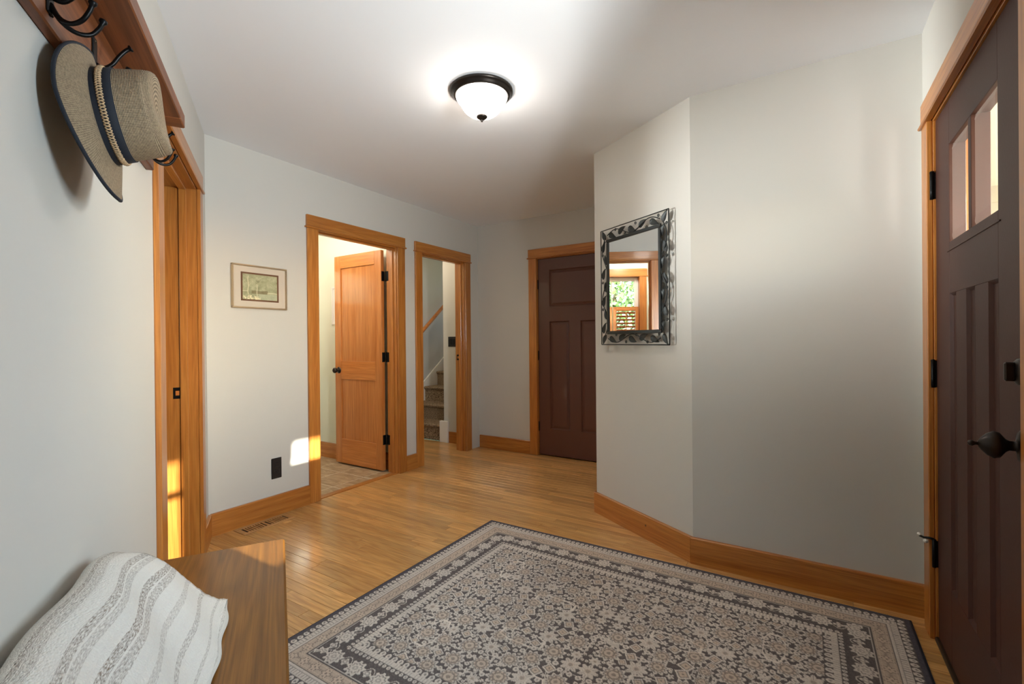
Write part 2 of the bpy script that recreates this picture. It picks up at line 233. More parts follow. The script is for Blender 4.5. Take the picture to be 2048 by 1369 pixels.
# ---------------------------------------------------------------- mesh helpers
class MB:
    def __init__(self): self.v = []; self.f = []; self.sm = []
    def add(self, vs, fs, smooth=False):
        o = len(self.v); self.v += [tuple(p) for p in vs]; self.f += [tuple(i + o for i in f) for f in fs]; self.sm += [smooth] * len(fs); return self
    def box(self, a, b):
        x0, x1 = sorted((a[0], b[0])); y0, y1 = sorted((a[1], b[1])); z0, z1 = sorted((a[2], b[2]))
        return self.add([(x0, y0, z0), (x1, y0, z0), (x1, y1, z0), (x0, y1, z0), (x0, y0, z1), (x1, y0, z1), (x1, y1, z1), (x0, y1, z1)],
                        [(0, 3, 2, 1), (4, 5, 6, 7), (0, 1, 5, 4), (1, 2, 6, 5), (2, 3, 7, 6), (3, 0, 4, 7)])
    def cbox(self, a, b, c):
        """box with chamfered edges (8 mm boards etc.)"""
        x0, x1 = sorted((a[0], b[0])); y0, y1 = sorted((a[1], b[1])); z0, z1 = sorted((a[2], b[2]))
        c = min(c, (x1 - x0) * .45, (y1 - y0) * .45, (z1 - z0) * .45)
        vs = []; ix = {}
        for X, sx in ((x0, 1), (x1, -1)):
            for Y, sy in ((y0, 1), (y1, -1)):
                for Z, sz in ((z0, 1), (z1, -1)):
                    k = (sx, sy, sz); ix[k] = len(vs)
                    vs += [(X, Y + sy * c, Z + sz * c), (X + sx * c, Y, Z + sz * c), (X + sx * c, Y + sy * c, Z)]
        g = lambda sx, sy, sz, i: ix[(sx, sy, sz)] + i
        fs = []
        for s in (1, -1):
            q = [g(s, 1, 1, 0), g(s, -1, 1, 0), g(s, -1, -1, 0), g(s, 1, -1, 0)]; fs.append(q if s < 0 else q[::-1])
            q = [g(1, s, 1, 1), g(-1, s, 1, 1), g(-1, s, -1, 1), g(1, s, -1, 1)]; fs.append(q[::-1] if s < 0 else q)
            q = [g(1, 1, s, 2), g(-1, 1, s, 2), g(-1, -1, s, 2), g(1, -1, s, 2)]; fs.append(q if s < 0 else q[::-1])
        for s in (1, -1):
            for t_ in (1, -1):
                fs.append([g(s, t_, 1, 0), g(s, t_, -1, 0), g(s, t_, -1, 1), g(s, t_, 1, 1)])
                fs.append([g(s, 1, t_, 0), g(s, -1, t_, 0), g(s, -1, t_, 2), g(s, 1, t_, 2)])
                fs.append([g(1, s, t_, 1), g(-1, s, t_, 1), g(-1, s, t_, 2), g(1, s, t_, 2)])
                for r in (1, -1): fs.append([g(s, t_, r, 0), g(s, t_, r, 1), g(s, t_, r, 2)])
        return self.add(vs, fs)
    def prism(self, poly, z0, z1):
        n = len(poly)
        return self.add([(x, y, z0) for x, y in poly] + [(x, y, z1) for x, y in poly],
                        [tuple(range(n))[::-1], tuple(range(n, 2 * n))] + [(i, (i + 1) % n, n + (i + 1) % n, n + i) for i in range(n)])
    def tube(self, pts, r, n=8, cap=True):
        pts = [Vector(p) for p in pts]; rs = r if isinstance(r, (list, tuple)) else [r] * len(pts)
        vs = []; fs = []; nrm = None
        for i, p in enumerate(pts):
            t = (pts[min(i + 1, len(pts) - 1)] - pts[max(i - 1, 0)]).normalized()
            if nrm is None: nrm = t.orthogonal().normalized()
            nrm = (nrm - t * nrm.dot(t)).normalized(); b = t.cross(nrm)
            for k in range(n):
                a = 2 * math.pi * k / n; vs.append(p + (nrm * math.cos(a) + b * math.sin(a)) * rs[i])
        for i in range(len(pts) - 1):
            for k in range(n): fs.append((i * n + k, i * n + (k + 1) % n, (i + 1) * n + (k + 1) % n, (i + 1) * n + k))
        if cap: fs += [tuple(range(n))[::-1], tuple(range((len(pts) - 1) * n, len(pts) * n))]
        return self.add(vs, fs, True)
    def lathe(self, prof, n=32, origin=(0, 0, 0), axis='z', sx=1.0, sy=1.0):
        vs = []; fs = []; m = len(prof)
        for k in range(n):
            a = 2 * math.pi * k / n
            for r, z in prof:
                p = (r * math.cos(a) * sx, r * math.sin(a) * sy, z)
                if axis == 'y': p = (p[0], -p[2], p[1])      # axis along -y (out of a wall)
                if axis == 'x': p = (p[2], p[0], p[1])
                vs.append((p[0] + origin[0], p[1] + origin[1], p[2] + origin[2]))
        for k in range(n):
            for i in range(m - 1):
                a, b = k * m + i, ((k + 1) % n) * m + i; fs.append((a, b, b + 1, a + 1))
        return self.add(vs, fs, True)
    def build(self, name, mat, parent=None, **kw):
        me = bpy.data.meshes.new(name); me.from_pydata(self.v, [], self.f); me.validate(); me.update()
        if len(me.polygons) == len(self.sm): me.polygons.foreach_set('use_smooth', self.sm)
        me.materials.append(MAT[mat]); return link(name, me, parent, **kw)
def link(name, me, parent=None, loc=(0, 0, 0), rz=0, label=None, cat=None, group=None, kind=None):
    o = bpy.data.objects.new(name, me); COL.objects.link(o); o.location = loc; o.rotation_euler = (0, 0, rz)
    if parent: o.parent = parent
    tag(o, label, cat, group, kind); return o
def tag(o, label=None, cat=None, group=None, kind=None):
    if label: o['label'] = label
    if cat: o['category'] = cat
    if group: o['group'] = group
    if kind: o['kind'] = kind
    return o
def empty(name, loc=(0, 0, 0), rz=0, **k):
    return link(name, None, None, loc, rz, **k)
def ax_of(a, b):
    d = [abs(a[i] - b[i]) for i in range(3)]; return d.index(max(d))
def board(name, a, b, kind, parent, c=0.0025, **kw):
    return MB().cbox(a, b, c).build(name, kind + str(ax_of(a, b)), parent, **kw)

# ---------------------------------------------------------------- plan of the house: each wall frame has local x along the wall, local -y into the room
TH = 0.5435
Ad = Vector((math.sin(TH), math.cos(TH))); An = Vector((Ad.y, -Ad.x))
ABc = Vector((1.3963, 3.0579)); DLc = Vector((2.9854, 1.2026)); DEc = DLc - Ad * 0.8228
BY, CX, EX, FY, GY = 3.0579, 4.1678, DEc.x, DEc.y - 0.9235, DLc.y
FR = {'A': ((ABc.x, ABc.y, 0), math.pi / 2 - TH), 'B': ((0, BY, 0), 0), 'C': ((CX, 0, 0), -math.pi / 2),
      'D': ((DLc.x, DLc.y, 0), math.pi / 2 - TH + math.pi), 'E': ((EX, 0, 0), -math.pi / 2), 'F': ((0, FY, 0), math.pi),
      'G': ((0, GY, 0), math.pi)}
def wpos(fr, u, o, z):
    (x, y, _), rz = FR[fr]; c, s = math.cos(rz), math.sin(rz)
    return Vector((x + c * u + s * o, y + s * u - c * o, z))
def wall(name, fr, u0, u1, holes, t, label, mat='wall', z0=0.0, z1=H):
    """holes: (u0,u1,z0,z1)"""
    us = sorted({u0, u1} | {h[0] for h in holes} | {h[1] for h in holes}); mb = MB()
    for a, b in zip(us[:-1], us[1:]):
        hs = sorted([(h[2], h[3]) for h in holes if h[0] <= a + 1e-6 and h[1] >= b - 1e-6]); z = z0
        for q0, q1 in hs:
            if q0 > z: mb.box((a, 0, z), (b, t, q0))
            z = q1
        if z < z1: mb.box((a, 0, z), (b, t, z1))
    l, r = FR[fr]
    return mb.build(name, mat, None, loc=l, rz=r, kind='structure', label=label, cat='wall')

JT = 0.02                    # jamb thickness
DOORTOP = 2.005
hole = lambda a, b, z=DOORTOP: (a - JT, b + JT, 0, z + JT)
D1, D2 = (2.165, 2.945), (3.272, 3.915)      # openings in the back wall
AO = (-1.235, -0.34)                          # opening in the left wall
CO = (-2.305, -1.49)                          # brown closet door (u = -y)
FO = (-2.382, -1.485)                         # front door (u = -x)
SLu = (-1.185, -0.865)                        # sidelight
SLz = (1.086, 1.86)
wall('wall_left', 'A', -4.30, 0.0, [hole(*AO)], 0.155, 'light grey wall behind the coat rack and bench')
wall('wall_back', 'B', 1.36, CX + 0.12, [hole(*D1), hole(*D2)], 0.12, 'light grey wall holding the framed picture and two cased openings')
wall('wall_hall', 'C', -3.565, -GY + 0.12, [hole(*CO)], 0.12, 'grey wall with the brown panelled closet door')
wall('wall_return', 'G', -CX, -DLc.x, [], 0.12, 'short return wall beside the closet door')
wall('wall_angled', 'D', 0.0, 0.8228, [], 0.12, 'angled grey wall carrying the leaf framed mirror')
wall('wall_right', 'E', -DEc.y, -FY, [], 0.12, 'plain grey wall between angled wall and front door')
wall('wall_front', 'F', -EX - 0.12, 0.85, [hole(*FO), (SLu[0] - JT, SLu[1] + JT, SLz[0] - JT, SLz[1] + JT)], 0.15, 'grey wall around the dark front door')
# tile room, stair hall and study beyond the openings
def slab(name, a, b, mat, label, cat): return MB().box(a, b).build(name, mat, None, kind='structure', label=label, cat=cat)
TX0, TX1, TY0, TY1 = 1.85, 3.02, BY + 0.12, 4.25
WW = (2.05, 2.74, 0.92, 2.0)                 # tile room window
mb = MB().box((TX0 - 0.1, TY1, 0), (WW[0] - .02, TY1 + .15, H)).box((WW[1] + .02, TY1, 0), (TX1 + .12, TY1 + .15, H)).box((WW[0] - .02, TY1, 0), (WW[1] + .02, TY1 + .15, WW[2] - .02)).box((WW[0] - .02, TY1, WW[3] + .02), (WW[1] + .02, TY1 + .15, H))
mb.build('wall_tile_far', 'wall_green', None, kind='structure', label='pale green far wall of the tiled room with the shuttered window', cat='wall')
slab('wall_tile_side', (TX1, BY + .12, 0), (TX1 + .12, TY1 + .15, H), 'wall_green', 'pale green side wall behind the open wooden door', 'wall')
slab('wall_tile_end', (TX0 - .12, BY + .12, 0), (TX0, TY1 + .15, H), 'wall_green', 'pale green end wall of the tiled room', 'wall')
slab('wall_closet', (4.95, .95, 0), (5.05, 3.447, H), 'wall', 'back wall of the closet behind the brown door', 'wall')
slab('floor_closet', (CX + .02, .95, -.05), (5.0, 3.447, -.004), 'plank', 'oak floor of the closet behind the brown door', 'floor')
slab('wall_closet_side', (CX + .12, .95, 0), (4.95, 1.05, H), 'wall', 'side wall of the closet behind the brown door', 'wall')
slab('wall_stair_far', (TX1 + .12, 4.35, 0), (6.6, 4.47, H), 'wall', 'grey stairwell wall with the wooden handrail', 'wall')
slab('wall_stair_near', (CX + .12, 3.447, 0), (6.6, 3.565, H), 'wall', 'grey wall along the near side of the stairs', 'wall')
# study (room through the left opening), in frame A
l, r = FR['A']
SW0, SW1 = -.32, .68
sm = MB().box((-3.0, 2.55, 0), (SW0, 2.70, H)).box((SW1, 2.55, 0), (.86, 2.70, H)).box((SW0, 2.55, 0), (SW1, 2.70, .95)).box((SW0, 2.55, 1.95), (SW1, 2.70, H))
sm.build('wall_study_far', 'wall_green', None, loc=l, rz=r, kind='structure', label='pale far wall of the room through the left opening', cat='wall')
MB().box((0.74, 0.13, 0), (0.86, 2.55, H)).box((-.02, .10, 0), (.86, .22, H)).build('wall_study_side', 'wall_green', None, loc=l, rz=r, kind='structure', label='pale side wall of the room through the left opening', cat='wall')
MB().box((-3.0, 0.13, 0), (-2.88, 2.55, H)).build('wall_study_end', 'wall_green', None, loc=l, rz=r, kind='structure', label='pale end wall of the room through the left opening', cat='wall')
MB().box((-3.0, 0.10, -.05), (0.86, 2.6, -.003)).build('floor_study', 'plank', None, loc=l, rz=r, kind='structure', label='oak floor of the room through the left opening', cat='floor')
MB().prism([(-3.2, -.58), (6.6, -.58), (6.6, 5.6), (-3.2, 5.6)], H, H + .1).build('ceiling', 'ceil', None, kind='structure', label='flat white ceiling', cat='ceiling')

# ---------------------------------------------------------------- floor: oak strip planks running towards the back wall
floor = MB().prism([(-1.0, -.5), (4.2, -.5), (4.2, 4.4), (3.06, 4.4), (3.06, 3.13), (0.4, 3.13)], -.07, -.016).build('floor', 'sub', None, kind='structure', label='honey coloured oak strip floor', cat='floor')
PW = 0.0572
rows = int((CX + 0.72) / PW) + 1
npl = 0
for i in range(rows):
    xa = -0.70 + i * PW; xb = min(xa + PW, CX + .003); xm = (xa + xb) / 2
    if xb - xa < 0.01: continue
    lo = FY - 0.02 if xm < EX else (DEc.y + (xm - EX) / (Ad.x / Ad.y) - .06 if xm < DLc.x else GY - .04)
    hi = BY + 0.008 if xm >= ABc.x else ABc.y - (ABc.x - xm) * Ad.y / Ad.x + 0.07
    if xm > 3.145: hi = 4.34
    y = lo - random.random() * 0.6; first = True
    while y < hi:
        ln = random.choice((0.55, 0.7, 0.85, 1.0, 1.2, 1.45)); a, b = max(y, lo), min(y + ln, hi); y += ln
        if hi - b < 0.2: b = hi; y = hi
        if b - a < 0.03: continue
        dz = random.uniform(-.00025, .00015)
        hw = (xb - xa) / 2 - .0006; hl = (b - a) / 2 - .0007; cz = .0009
        m_ = MB().add([(-hw, -hl, -.014), (hw, -hl, -.014), (hw, hl, -.014), (-hw, hl, -.014), (-hw, -hl, -cz), (hw, -hl, -cz), (hw, hl, -cz), (-hw, hl, -cz),
                       (-hw + cz, -hl + cz, 0), (hw - cz, -hl + cz, 0), (hw - cz, hl - cz, 0), (-hw + cz, hl - cz, 0)],
                      [(0, 3, 2, 1), (0, 1, 5, 4), (1, 2, 6, 5), (2, 3, 7, 6), (3, 0, 4, 7), (4, 5, 9, 8), (5, 6, 10, 9), (6, 7, 11, 10), (7, 4, 8, 11), (8, 9, 10, 11)])
        m_.build('plank', 'plank', floor, loc=(xm, (a + b) / 2, dz)); npl += 1
print('planks', npl)
# tile floor
tf = MB().box((TX0, 3.12, -.06), (TX1, TY1, -.0012)).build('floor_tile', 'grout', None, kind='structure', label='beige stone tile floor beyond the first doorway', cat='floor')
xs = [TX0, 1.792 + .31, 2.412, 2.722, TX1]; ys = [3.135, 3.245, 3.555, 3.867, 4.177, TY1]
for a, b in zip(xs[:-1], xs[1:]):
    for c, d in zip(ys[:-1], ys[1:]):
        hx, hy = (b - a) / 2 - .0035, (d - c) / 2 - .0035
        MB().cbox((-hx, -hy, -.012), (hx, hy, 0), .002).build('tile', 'tile', tf, loc=((a + b) / 2, (c + d) / 2, 0))
MB().cbox((D1[0], BY + .012, -.02), (D1[1], 3.133, .004), .003).build('trim_7', 'trim0', None, kind='structure', label='wooden threshold strip between oak planks and tile', cat='threshold')

# ---------------------------------------------------------------- casings, jambs, baseboards
CW = 0.09
def casing(name, fr, u, label, t, ztop=DOORTOP, stop=True, outside=False, skip_right=False):
    l, r = FR[fr]; e = empty(name, l, r, label=label, cat='door frame', kind='structure'); T = 0.018; rv = 0.006
    a, b = u
    board('side_casing', (a - rv - CW, -T, 0), (a - rv, 0, ztop + .006), 'trim', e)
    board('side_casing', (b + rv, -T, 0), (b + rv + CW, 0, ztop + .006), 'trim', e)
    board('fillet', (a - rv - CW - .016, -T - .010, ztop + .006), (b + rv + CW + .016, 0, ztop + .018), 'trim', e, c=.004)
    board('head_casing', (a - rv - CW - .004, -T - .002, ztop + .018), (b + rv + CW + .004, 0, ztop + .102), 'trim', e)
    board('jamb', (a - JT, 0.0005, 0), (a, t, ztop), 'trim', e, c=.001)
    board('jamb', (b, 0.0005, 0), (b + JT, t, ztop), 'trim', e, c=.001)
    board('head_jamb', (a - JT, 0.0005, ztop), (b + JT, t, ztop + JT), 'trim', e, c=.001)
    if stop:
        s0 = stop if not isinstance(stop, bool) else .045
        board('door_stop', (a, s0, 0), (a + .011, s0 + .034, ztop), 'trim', e, c=.002)
        board('door_stop', (b - .011, s0, 0), (b, s0 + .034, ztop), 'trim', e, c=.002)
        board('door_stop', (a + .011, s0, ztop - .011), (b - .011, s0 + .034, ztop), 'trim', e, c=.002)
    return e
def strike(parent, u, y, z, face):
    """strike plate on a jamb face; face=-1 looks towards -u"""
    t = .002 * face
    s = MB().cbox((u, y - .024, z - .03), (u + t, y + .014, z + .03), .0008).build('strike_plate', 'black', parent, label='black strike plate')
    MB().box((u + t * .9, y - .014, z - .012), (u + t * 1.3, y + .003, z + .012)).build('latch_hole', 'fir2', s)
c1 = casing('trim_1', 'A', AO, 'orange pine casing of the opening beside the bench', 0.155)
strike(c1, AO[1], 0.098, 0.912, -1)
casing('trim_2', 'B', D1, 'orange pine casing around the doorway to the tiled room', 0.12, stop=.035)
c3 = casing('trim_3', 'B', D2, 'orange pine casing around the narrow doorway to the stairs', 0.12, stop=.035)
strike(c3, D2[1] - .0001, 0.09, 1.0, -1)
casing('trim_4', 'C', CO, 'orange pine casing around the brown closet door', 0.12, stop=.055)
casing('trim_5', 'F', FO, 'orange pine casing around the dark front door', 0.15, stop=.055)
casing_s = empty('trim_6', *FR['F'], label='orange pine casing around the sidelight window', cat='window frame', kind='structure')
a, b = SLu; z0, z1 = SLz
for p, q in (((a - .09, -.018, z0 - .1), (a, 0, z1)), ((b, -.018, z0 - .1), (b + .09, 0, z1)), ((a - .1, -.02, z1), (b + .1, 0, z1 + .09)), ((a, -.018, z0 - .1), (b, 0, z0)),
             ((a - JT, 0, z0), (a, .15, z1)), ((b, 0, z0), (b + JT, .15, z1)), ((a - JT, 0, z1), (b + JT, .15, z1 + JT)), ((a - JT, 0, z0 - JT), (b + JT, .15, z0))):
    board('casing_board', p, q, 'trim', casing_s)
def base(name, fr, u0, u1, label, h=0.137):
    l, r = FR[fr]; mb = MB(); T = .018
    n = 4; vs = [(u, y, z) for u in (u0, u1) for y, z in ((0, 0), (-T, 0), (-T, h - .004), (-T + .004, h), (0, h))]
    mb.add(vs, [(0, 1, 2, 3, 4), (9, 8, 7, 6, 5)] + [(i, (i + 1) % 5 + 0, 5 + (i + 1) % 5, 5 + i) for i in range(5)])
    return mb.build(name, 'trim0', None, loc=l, rz=r, kind='structure', label=label, cat='baseboard')
o9 = .006 + CW
base('baseboard_left', 'A', -4.2, AO[0] - o9, 'pine baseboard along the wall behind the bench')
base('baseboard_left', 'A', AO[1] + o9, -.006, 'short pine baseboard between left opening and corner')
base('baseboard_back', 'B', ABc.x + .01, D1[0] - o9, 'pine baseboard under the picture and outlet')
base('baseboard_back', 'B', D1[1] + o9, D2[0] - o9, 'short pine baseboard between the two doorways')
base('baseboard_hall', 'C', -BY + .018, CO[0] - o9, 'pine baseboard left of the brown closet door')
base('baseboard_hall', 'C', CO[1] + o9, -GY, 'pine baseboard right of the brown closet door')
base('baseboard_return', 'G', -CX, -DLc.x, 'pine baseboard on the short return wall')
base('baseboard_angled', 'D', -.008, 0.8228 - .004, 'pine baseboard below the mirror')
base('baseboard_right', 'E', -DEc.y - .010, -FY - .001, 'pine baseboard behind the right edge of the rug')
base('baseboard_front', 'F', FO[1] + o9, 0.60, 'pine baseboard under the sidelight')
MB().box((TX1 - .018, 3.20, 0), (TX1, TY1, .15)).build('baseboard_tile', 'trim1', None, kind='structure', label='pine baseboard on the tiled room wall', cat='baseboard')
MB().box((CX - .018, BY + .125, 0), (CX, 3.482, .128)).build('baseboard_stair', 'trim1', None, kind='structure', label='pine baseboard beside the foot of the stairs', cat='baseboard')

# ---------------------------------------------------------------- doors
def hinge(parent, u, y, z, hh=.045, leafw=.03):
    h_ = MB().tube([(u, y, z - hh), (u, y, z - hh * .33), (u, y, z + hh * .33), (u, y, z + hh)], .0065, 10).build('hinge', 'black', parent, label='black butt hinge')
    MB().lathe([(0, hh + .006), (.004, hh + .005), (.0075, hh + .001), (.0065, hh), (0, hh)], 10, (u, y, z)).build('pin_head', 'black', h_)
    return h_
def panel_raised(parent, u0, u1, z0, z1, y, mat, name='panel', depth=.012, d2=.004, bw=.035, m=.010):
    """recessed moulding then a raised field; front is -y"""
    y1 = y + depth; vs = []; fs = []
    R = [((u0, z0, u1, z1), y), ((u0 + m, z0 + m, u1 - m, z1 - m), y1), ((u0 + m + .004, z0 + m + .004, u1 - m - .004, z1 - m - .004), y1),
         ((u0 + bw, z0 + bw, u1 - bw, z1 - bw), y + d2)]
    for (a, b, c, d), yy in R: vs += [(a, yy, b), (c, yy, b), (c, yy, d), (a, yy, d)]
    for k in range(3):
        for i in range(4): j = (i + 1) % 4; fs.append((4 * k + i, 4 * k + j, 4 * k + 4 + j, 4 * k + 4 + i))
    fs.append((12, 13, 14, 15))
    vs += [(u0, y + .03, z0), (u1, y + .03, z0), (u1, y + .03, z1), (u0, y + .03, z1)]; fs.append((19, 18, 17, 16))
    for i in range(4): j = (i + 1) % 4; fs.append((16 + i, 16 + j, j, i))
    return MB().add(vs, fs).build(name, mat, parent)
KNOB = [(0, .066), (.008, .066), (.018, .062), (.0255, .054), (.027, .046), (.024, .037), (.014, .029), (.0095, .024), (.0095, .012), (.014, .009), (.026, .007), (.031, .003), (.031, 0)]
def knob(parent, u, y, z, sx=1.0, sz=1.0, mat='bronze', flip=False):
    prof = [(r, (-h if flip else h)) for r, h in KNOB]
    return MB().lathe(prof, 24, (u, y, z), 'y', sx, sz).build('knob', mat, parent, label='dark bronze door knob')

# brown closet door
l, r = FR['C']; d = empty('door_2', l, r, label='brown painted closet door with one wide and two tall raised panels', cat='door', kind='structure')
a, b = CO[0] + .004, CO[1] - .004; y0, y1 = .012, .047; zt = DOORTOP - .004; zb = .012
SW = .125; PA = (a + SW, b - SW); mid = (PA[0] + PA[1]) / 2; mz = (.275, 1.365, 1.515, 1.885)
for p, q, n in (((a, y0, zb), (PA[0], y1, zt), 'stile'), ((PA[1], y0, zb), (b, y1, zt), 'stile'), ((PA[0], y0, zb), (PA[1], y1, mz[0]), 'rail'), ((PA[0], y0, mz[1]), (PA[1], y1, mz[2]), 'rail'), ((PA[0], y0, mz[3]), (PA[1], y1, zt), 'rail'), ((mid - .06, y0, mz[0]), (mid + .06, y1, mz[1]), 'mullion')):
    MB().box(p, q).build(n, 'brown', d)
panel_raised(d, PA[0], PA[1], mz[2], mz[3], y0, 'brown'); panel_raised(d, PA[0], mid - .06, mz[0], mz[1], y0, 'brown'); panel_raised(d, mid + .06, PA[1], mz[0], mz[1], y0, 'brown')
for z in (1.743, 1.017, .294): hinge(d, CO[0] + .002, .006, z)
knob(d, b - .06, y0, .93)

# front door
l, r = FR['F']; d = empty('door_3', l, r, label='dark brown craftsman front door with two glass panes and three tall panels', cat='door', kind='structure')
a, b = FO[0] + .004, FO[1] - .004; y0, y1 = .007, .051; zb = .018; zt = DOORTOP - .004
gx = (-2.188, -1.966, -1.937, -1.708); gz = (1.505, 1.846)
ru = [(-2.192, -2.108), (-1.992, -1.906), (-1.786, -1.698)]
for p, q, n in (((a, y0, zb), (gx[0], y1, zt), 'stile'), ((gx[3], y0, zb), (b, y1, zt), 'stile'), ((gx[0], y0, gz[1]), (gx[3], y1, zt), 'rail'),
                ((gx[0], y0, 1.325), (gx[3], y1, gz[0]), 'rail'), ((gx[0], y0, zb), (gx[3], y1, .285), 'rail'), ((gx[1], y0, gz[0]), (gx[2], y1, gz[1]), 'glazing_bar'),
                ((ru[0][1], y0, .285), (ru[1][0], y1, 1.325), 'mullion'), ((ru[1][1], y0, .285), (ru[2][0], y1, 1.325), 'mullion')):
    MB().cbox(p, q, .0012).build(n, 'brown_front', d)
for k, (p, q) in enumerate(((gx[0], ru[0][1]), ru[1], (ru[2][0], gx[3]))):
    panel_raised(d, p, q, .285, 1.325, y0, 'brown_front', depth=.009, d2=.009, bw=.016, m=.009)
board_ = MB().cbox((gx[0] - .02, y0 - .003, 1.472), (gx[3] + .02, y0 + .002, 1.476), .001).build('ledge', 'brown_front', d)
for p, q in ((gx[0], gx[1]), (gx[2], gx[3])):
    bw = .028; ya, yb = .011, .030; zA, zB = gz
    vs = [(p, ya + .002, zA), (q, ya + .002, zA), (q, ya + .002, zB), (p, ya + .002, zB), (p + bw, ya - .001, zA + bw), (q - bw, ya - .001, zA + bw), (q - bw, ya - .001, zB - bw), (p + bw, ya - .001, zB - bw)]
    MB().add(vs, [(0, 1, 5, 4), (1, 2, 6, 5), (2, 3, 7, 6), (3, 0, 4, 7), (4, 5, 6, 7)]).build('glass_pane', 'glass', d, label='bevelled clear glass pane')
for z in (1.755, 1.03, .335):
    h_ = hinge(d, FO[0] + .001, -.004, z, .052)
    MB().cbox((FO[0] - .001, -.010, z - .051), (FO[0] + .003, .012, z + .051), .001).build('leaf_plate', 'black', h_)
kb = MB().lathe([(0, .078), (.006, .077), (.012, .072), (.021, .062), (.026, .050), (.024, .040), (.013, .030), (.0095, .024), (.0095, .013), (.016, .010), (.028, .007), (.033, 0)], 24, (-1.55, y0, .915), 'y', .85, 1.25).build('knob', 'bronze', d, label='dark bronze egg shaped door knob')
MB().lathe([(0, .096), (.006, .094), (.0075, .088), (.004, .082), (.004, .07)], 12, (-1.55, y0, .915), 'y').build('turn_button', 'bronze', kb)
db = MB().lathe([(0, .014), (.024, .014), (.031, .009), (.034, 0)], 24, (-1.55, y0, 1.09), 'y').build('deadbolt', 'bronze', d, label='dark bronze deadbolt thumb turn')
MB().cbox((-1.556, y0 - .032, 1.068), (-1.544, y0 - .012, 1.112), .003).build('thumb_turn', 'bronze', db)
# hinge-pin door stop on the lowest hinge
hs = MB().tube([(FO[0] + .001, -.004, .391), (FO[0] - .004, -.016, .392), (FO[0] - .012, -.032, .388), (FO[0] - .022, -.044, .390)], .0045, 8).build('hinge_pin_stop', 'black', d, label='black hinge pin stop with white bumpers')
MB().lathe([(0, .012), (.007, .011), (.008, .004), (.006, 0)], 12, (FO[0] - .010, -.028, .378), 'x').build('bumper', 'white_rubber', hs)
MB().lathe([(0, .014), (.006, .012), (.007, .004), (.005, 0)], 12, (FO[0] - .030, -.044, .394), 'x').build('bumper', 'white_rubber', hs)
MB().cbox((FO[0], -.004, 0), (FO[1], .07, .017), .004).build('door_sill', 'brass_dark', d, label='dark metal door sill')

# open fir door to the tiled room (leaf swung 90 degrees against the tiled room wall)
d = empty('door_1', (2.905, 3.205, 0), 0, label='open honey coloured two panel wooden door in the first doorway', cat='door', kind='structure')
L = .648; zb, zt = .016, 2.0; T = .035; st = .088
# local: y along leaf away from the hinge, x thickness, visible face at x=0 looking to -x
def bx(n, p, q, kd='fir'): board(n, p, q, kd, d, c=.0015)
bx('stile', (0, 0, zb), (T, st, zt)); bx('stile', (0, L - st, zb), (T, L, zt))
bx('rail', (0, st, zb), (T, L - st, .25)); bx('rail', (0, st, .82), (T, L - st, .995)); bx('rail', (0, st, 1.88), (T, L - st, zt))
for z0, z1 in ((.25, .82), (.995, 1.88)): bx('panel', (.011, st, z0), (T - .011, L - st, z1))
k_ = MB().lathe([(rr, -h) for rr, h in KNOB], 24, (0, L - .055, .905), 'x').build('knob', 'bronze', d, label='dark bronze door knob')
MB().lathe(KNOB, 24, (T, L - .055, .905), 'x').build('knob', 'bronze', d, label='dark bronze door knob')
for z in (1.765, 1.035, .29):
    h_ = MB().tube([(T + .012, -.012, z - .045), (T + .012, -.012, z + .045)], .0065, 10).build('hinge', 'black', d, label='black butt hinge')
    MB().cbox((.004, -.003, z - .044), (T + .006, .0005, z + .044), .001).build('leaf_plate', 'black', h_)
    MB().cbox((2.9435 - 2.905, -.052, z - .044), (2.9449 - 2.905, -.016, z + .044), .0005).build('leaf_plate', 'black', h_)

# ---------------------------------------------------------------- windows
wd = empty('window_1', *FR['F'], label='narrow sidelight window beside the front door', cat='window', kind='structure')
a, b = SLu; z0, z1 = SLz
for p, q, n in (((a, .06, z0), (a + .012, .10, z1), 'sash_stile'), ((b - .012, .06, z0), (b, .10, z1), 'sash_stile'), ((a, .06, z1 - .02), (b, .10, z1), 'sash_rail'), ((a, .06, z0), (b, .10, z0 + .012), 'sash_rail'), ((a + .012, .066, 1.485), (b - .012, .094, 1.52), 'glazing_bar')):
    MB().box(p, q).build(n, 'brown_front', wd)
for p, q in ((z0 + .012, 1.485), (1.52, z1 - .02)): MB().box((a + .012, .078, p), (b - .012, .081, q)).build('glass_pane', 'glass', wd)
w2 = empty('window_2', (0, TY1, 0), 0, label='wood framed window of the tiled room seen in the mirror', cat='window', kind='structure')
x0, x1, z0, z1 = WW
for p, q, n in (((x0 - .09, -.018, z0 - .09), (x0, 0, z1), 'side_casing'), ((x1, -.018, z0 - .09), (x1 + .09, 0, z1), 'side_casing'), ((x0 - .1, -.02, z1 + .012), (x1 + .1, 0, z1 + .104), 'head_casing'), ((x0 - .11, -.028, z1), (x1 + .11, 0, z1 + .012), 'fillet'),
                ((x0 - .1, -.05, z0 - .03), (x1 + .1, .15, z0), 'sill'), ((x0 - .02, 0, z0), (x0, .15, z1), 'jamb'), ((x1, 0, z0), (x1 + .02, .15, z1), 'jamb'), ((x0 - .02, 0, z1), (x1 + .02, .15, z1 + .02), 'jamb')):
    board(n, p, q, 'trim', w2)
xm = (x0 + x1) / 2
for p, q, n in (((x0, .08, z0), (x0 + .05, .12, z1), 'sash_stile'), ((x1 - .05, .08, z0), (x1, .12, z1), 'sash_stile'), ((x0 + .05, .08, z1 - .05), (x1 - .05, .12, z1), 'sash_rail'), ((x0 + .05, .08, z0), (x1 - .05, .12, z0 + .05), 'sash_rail'), ((xm - .008, .085, z0 + .05), (xm + .008, .115, z1 - .05), 'mullion')):
    MB().cbox(p, q, .002).build(n, 'white_paint', w2)
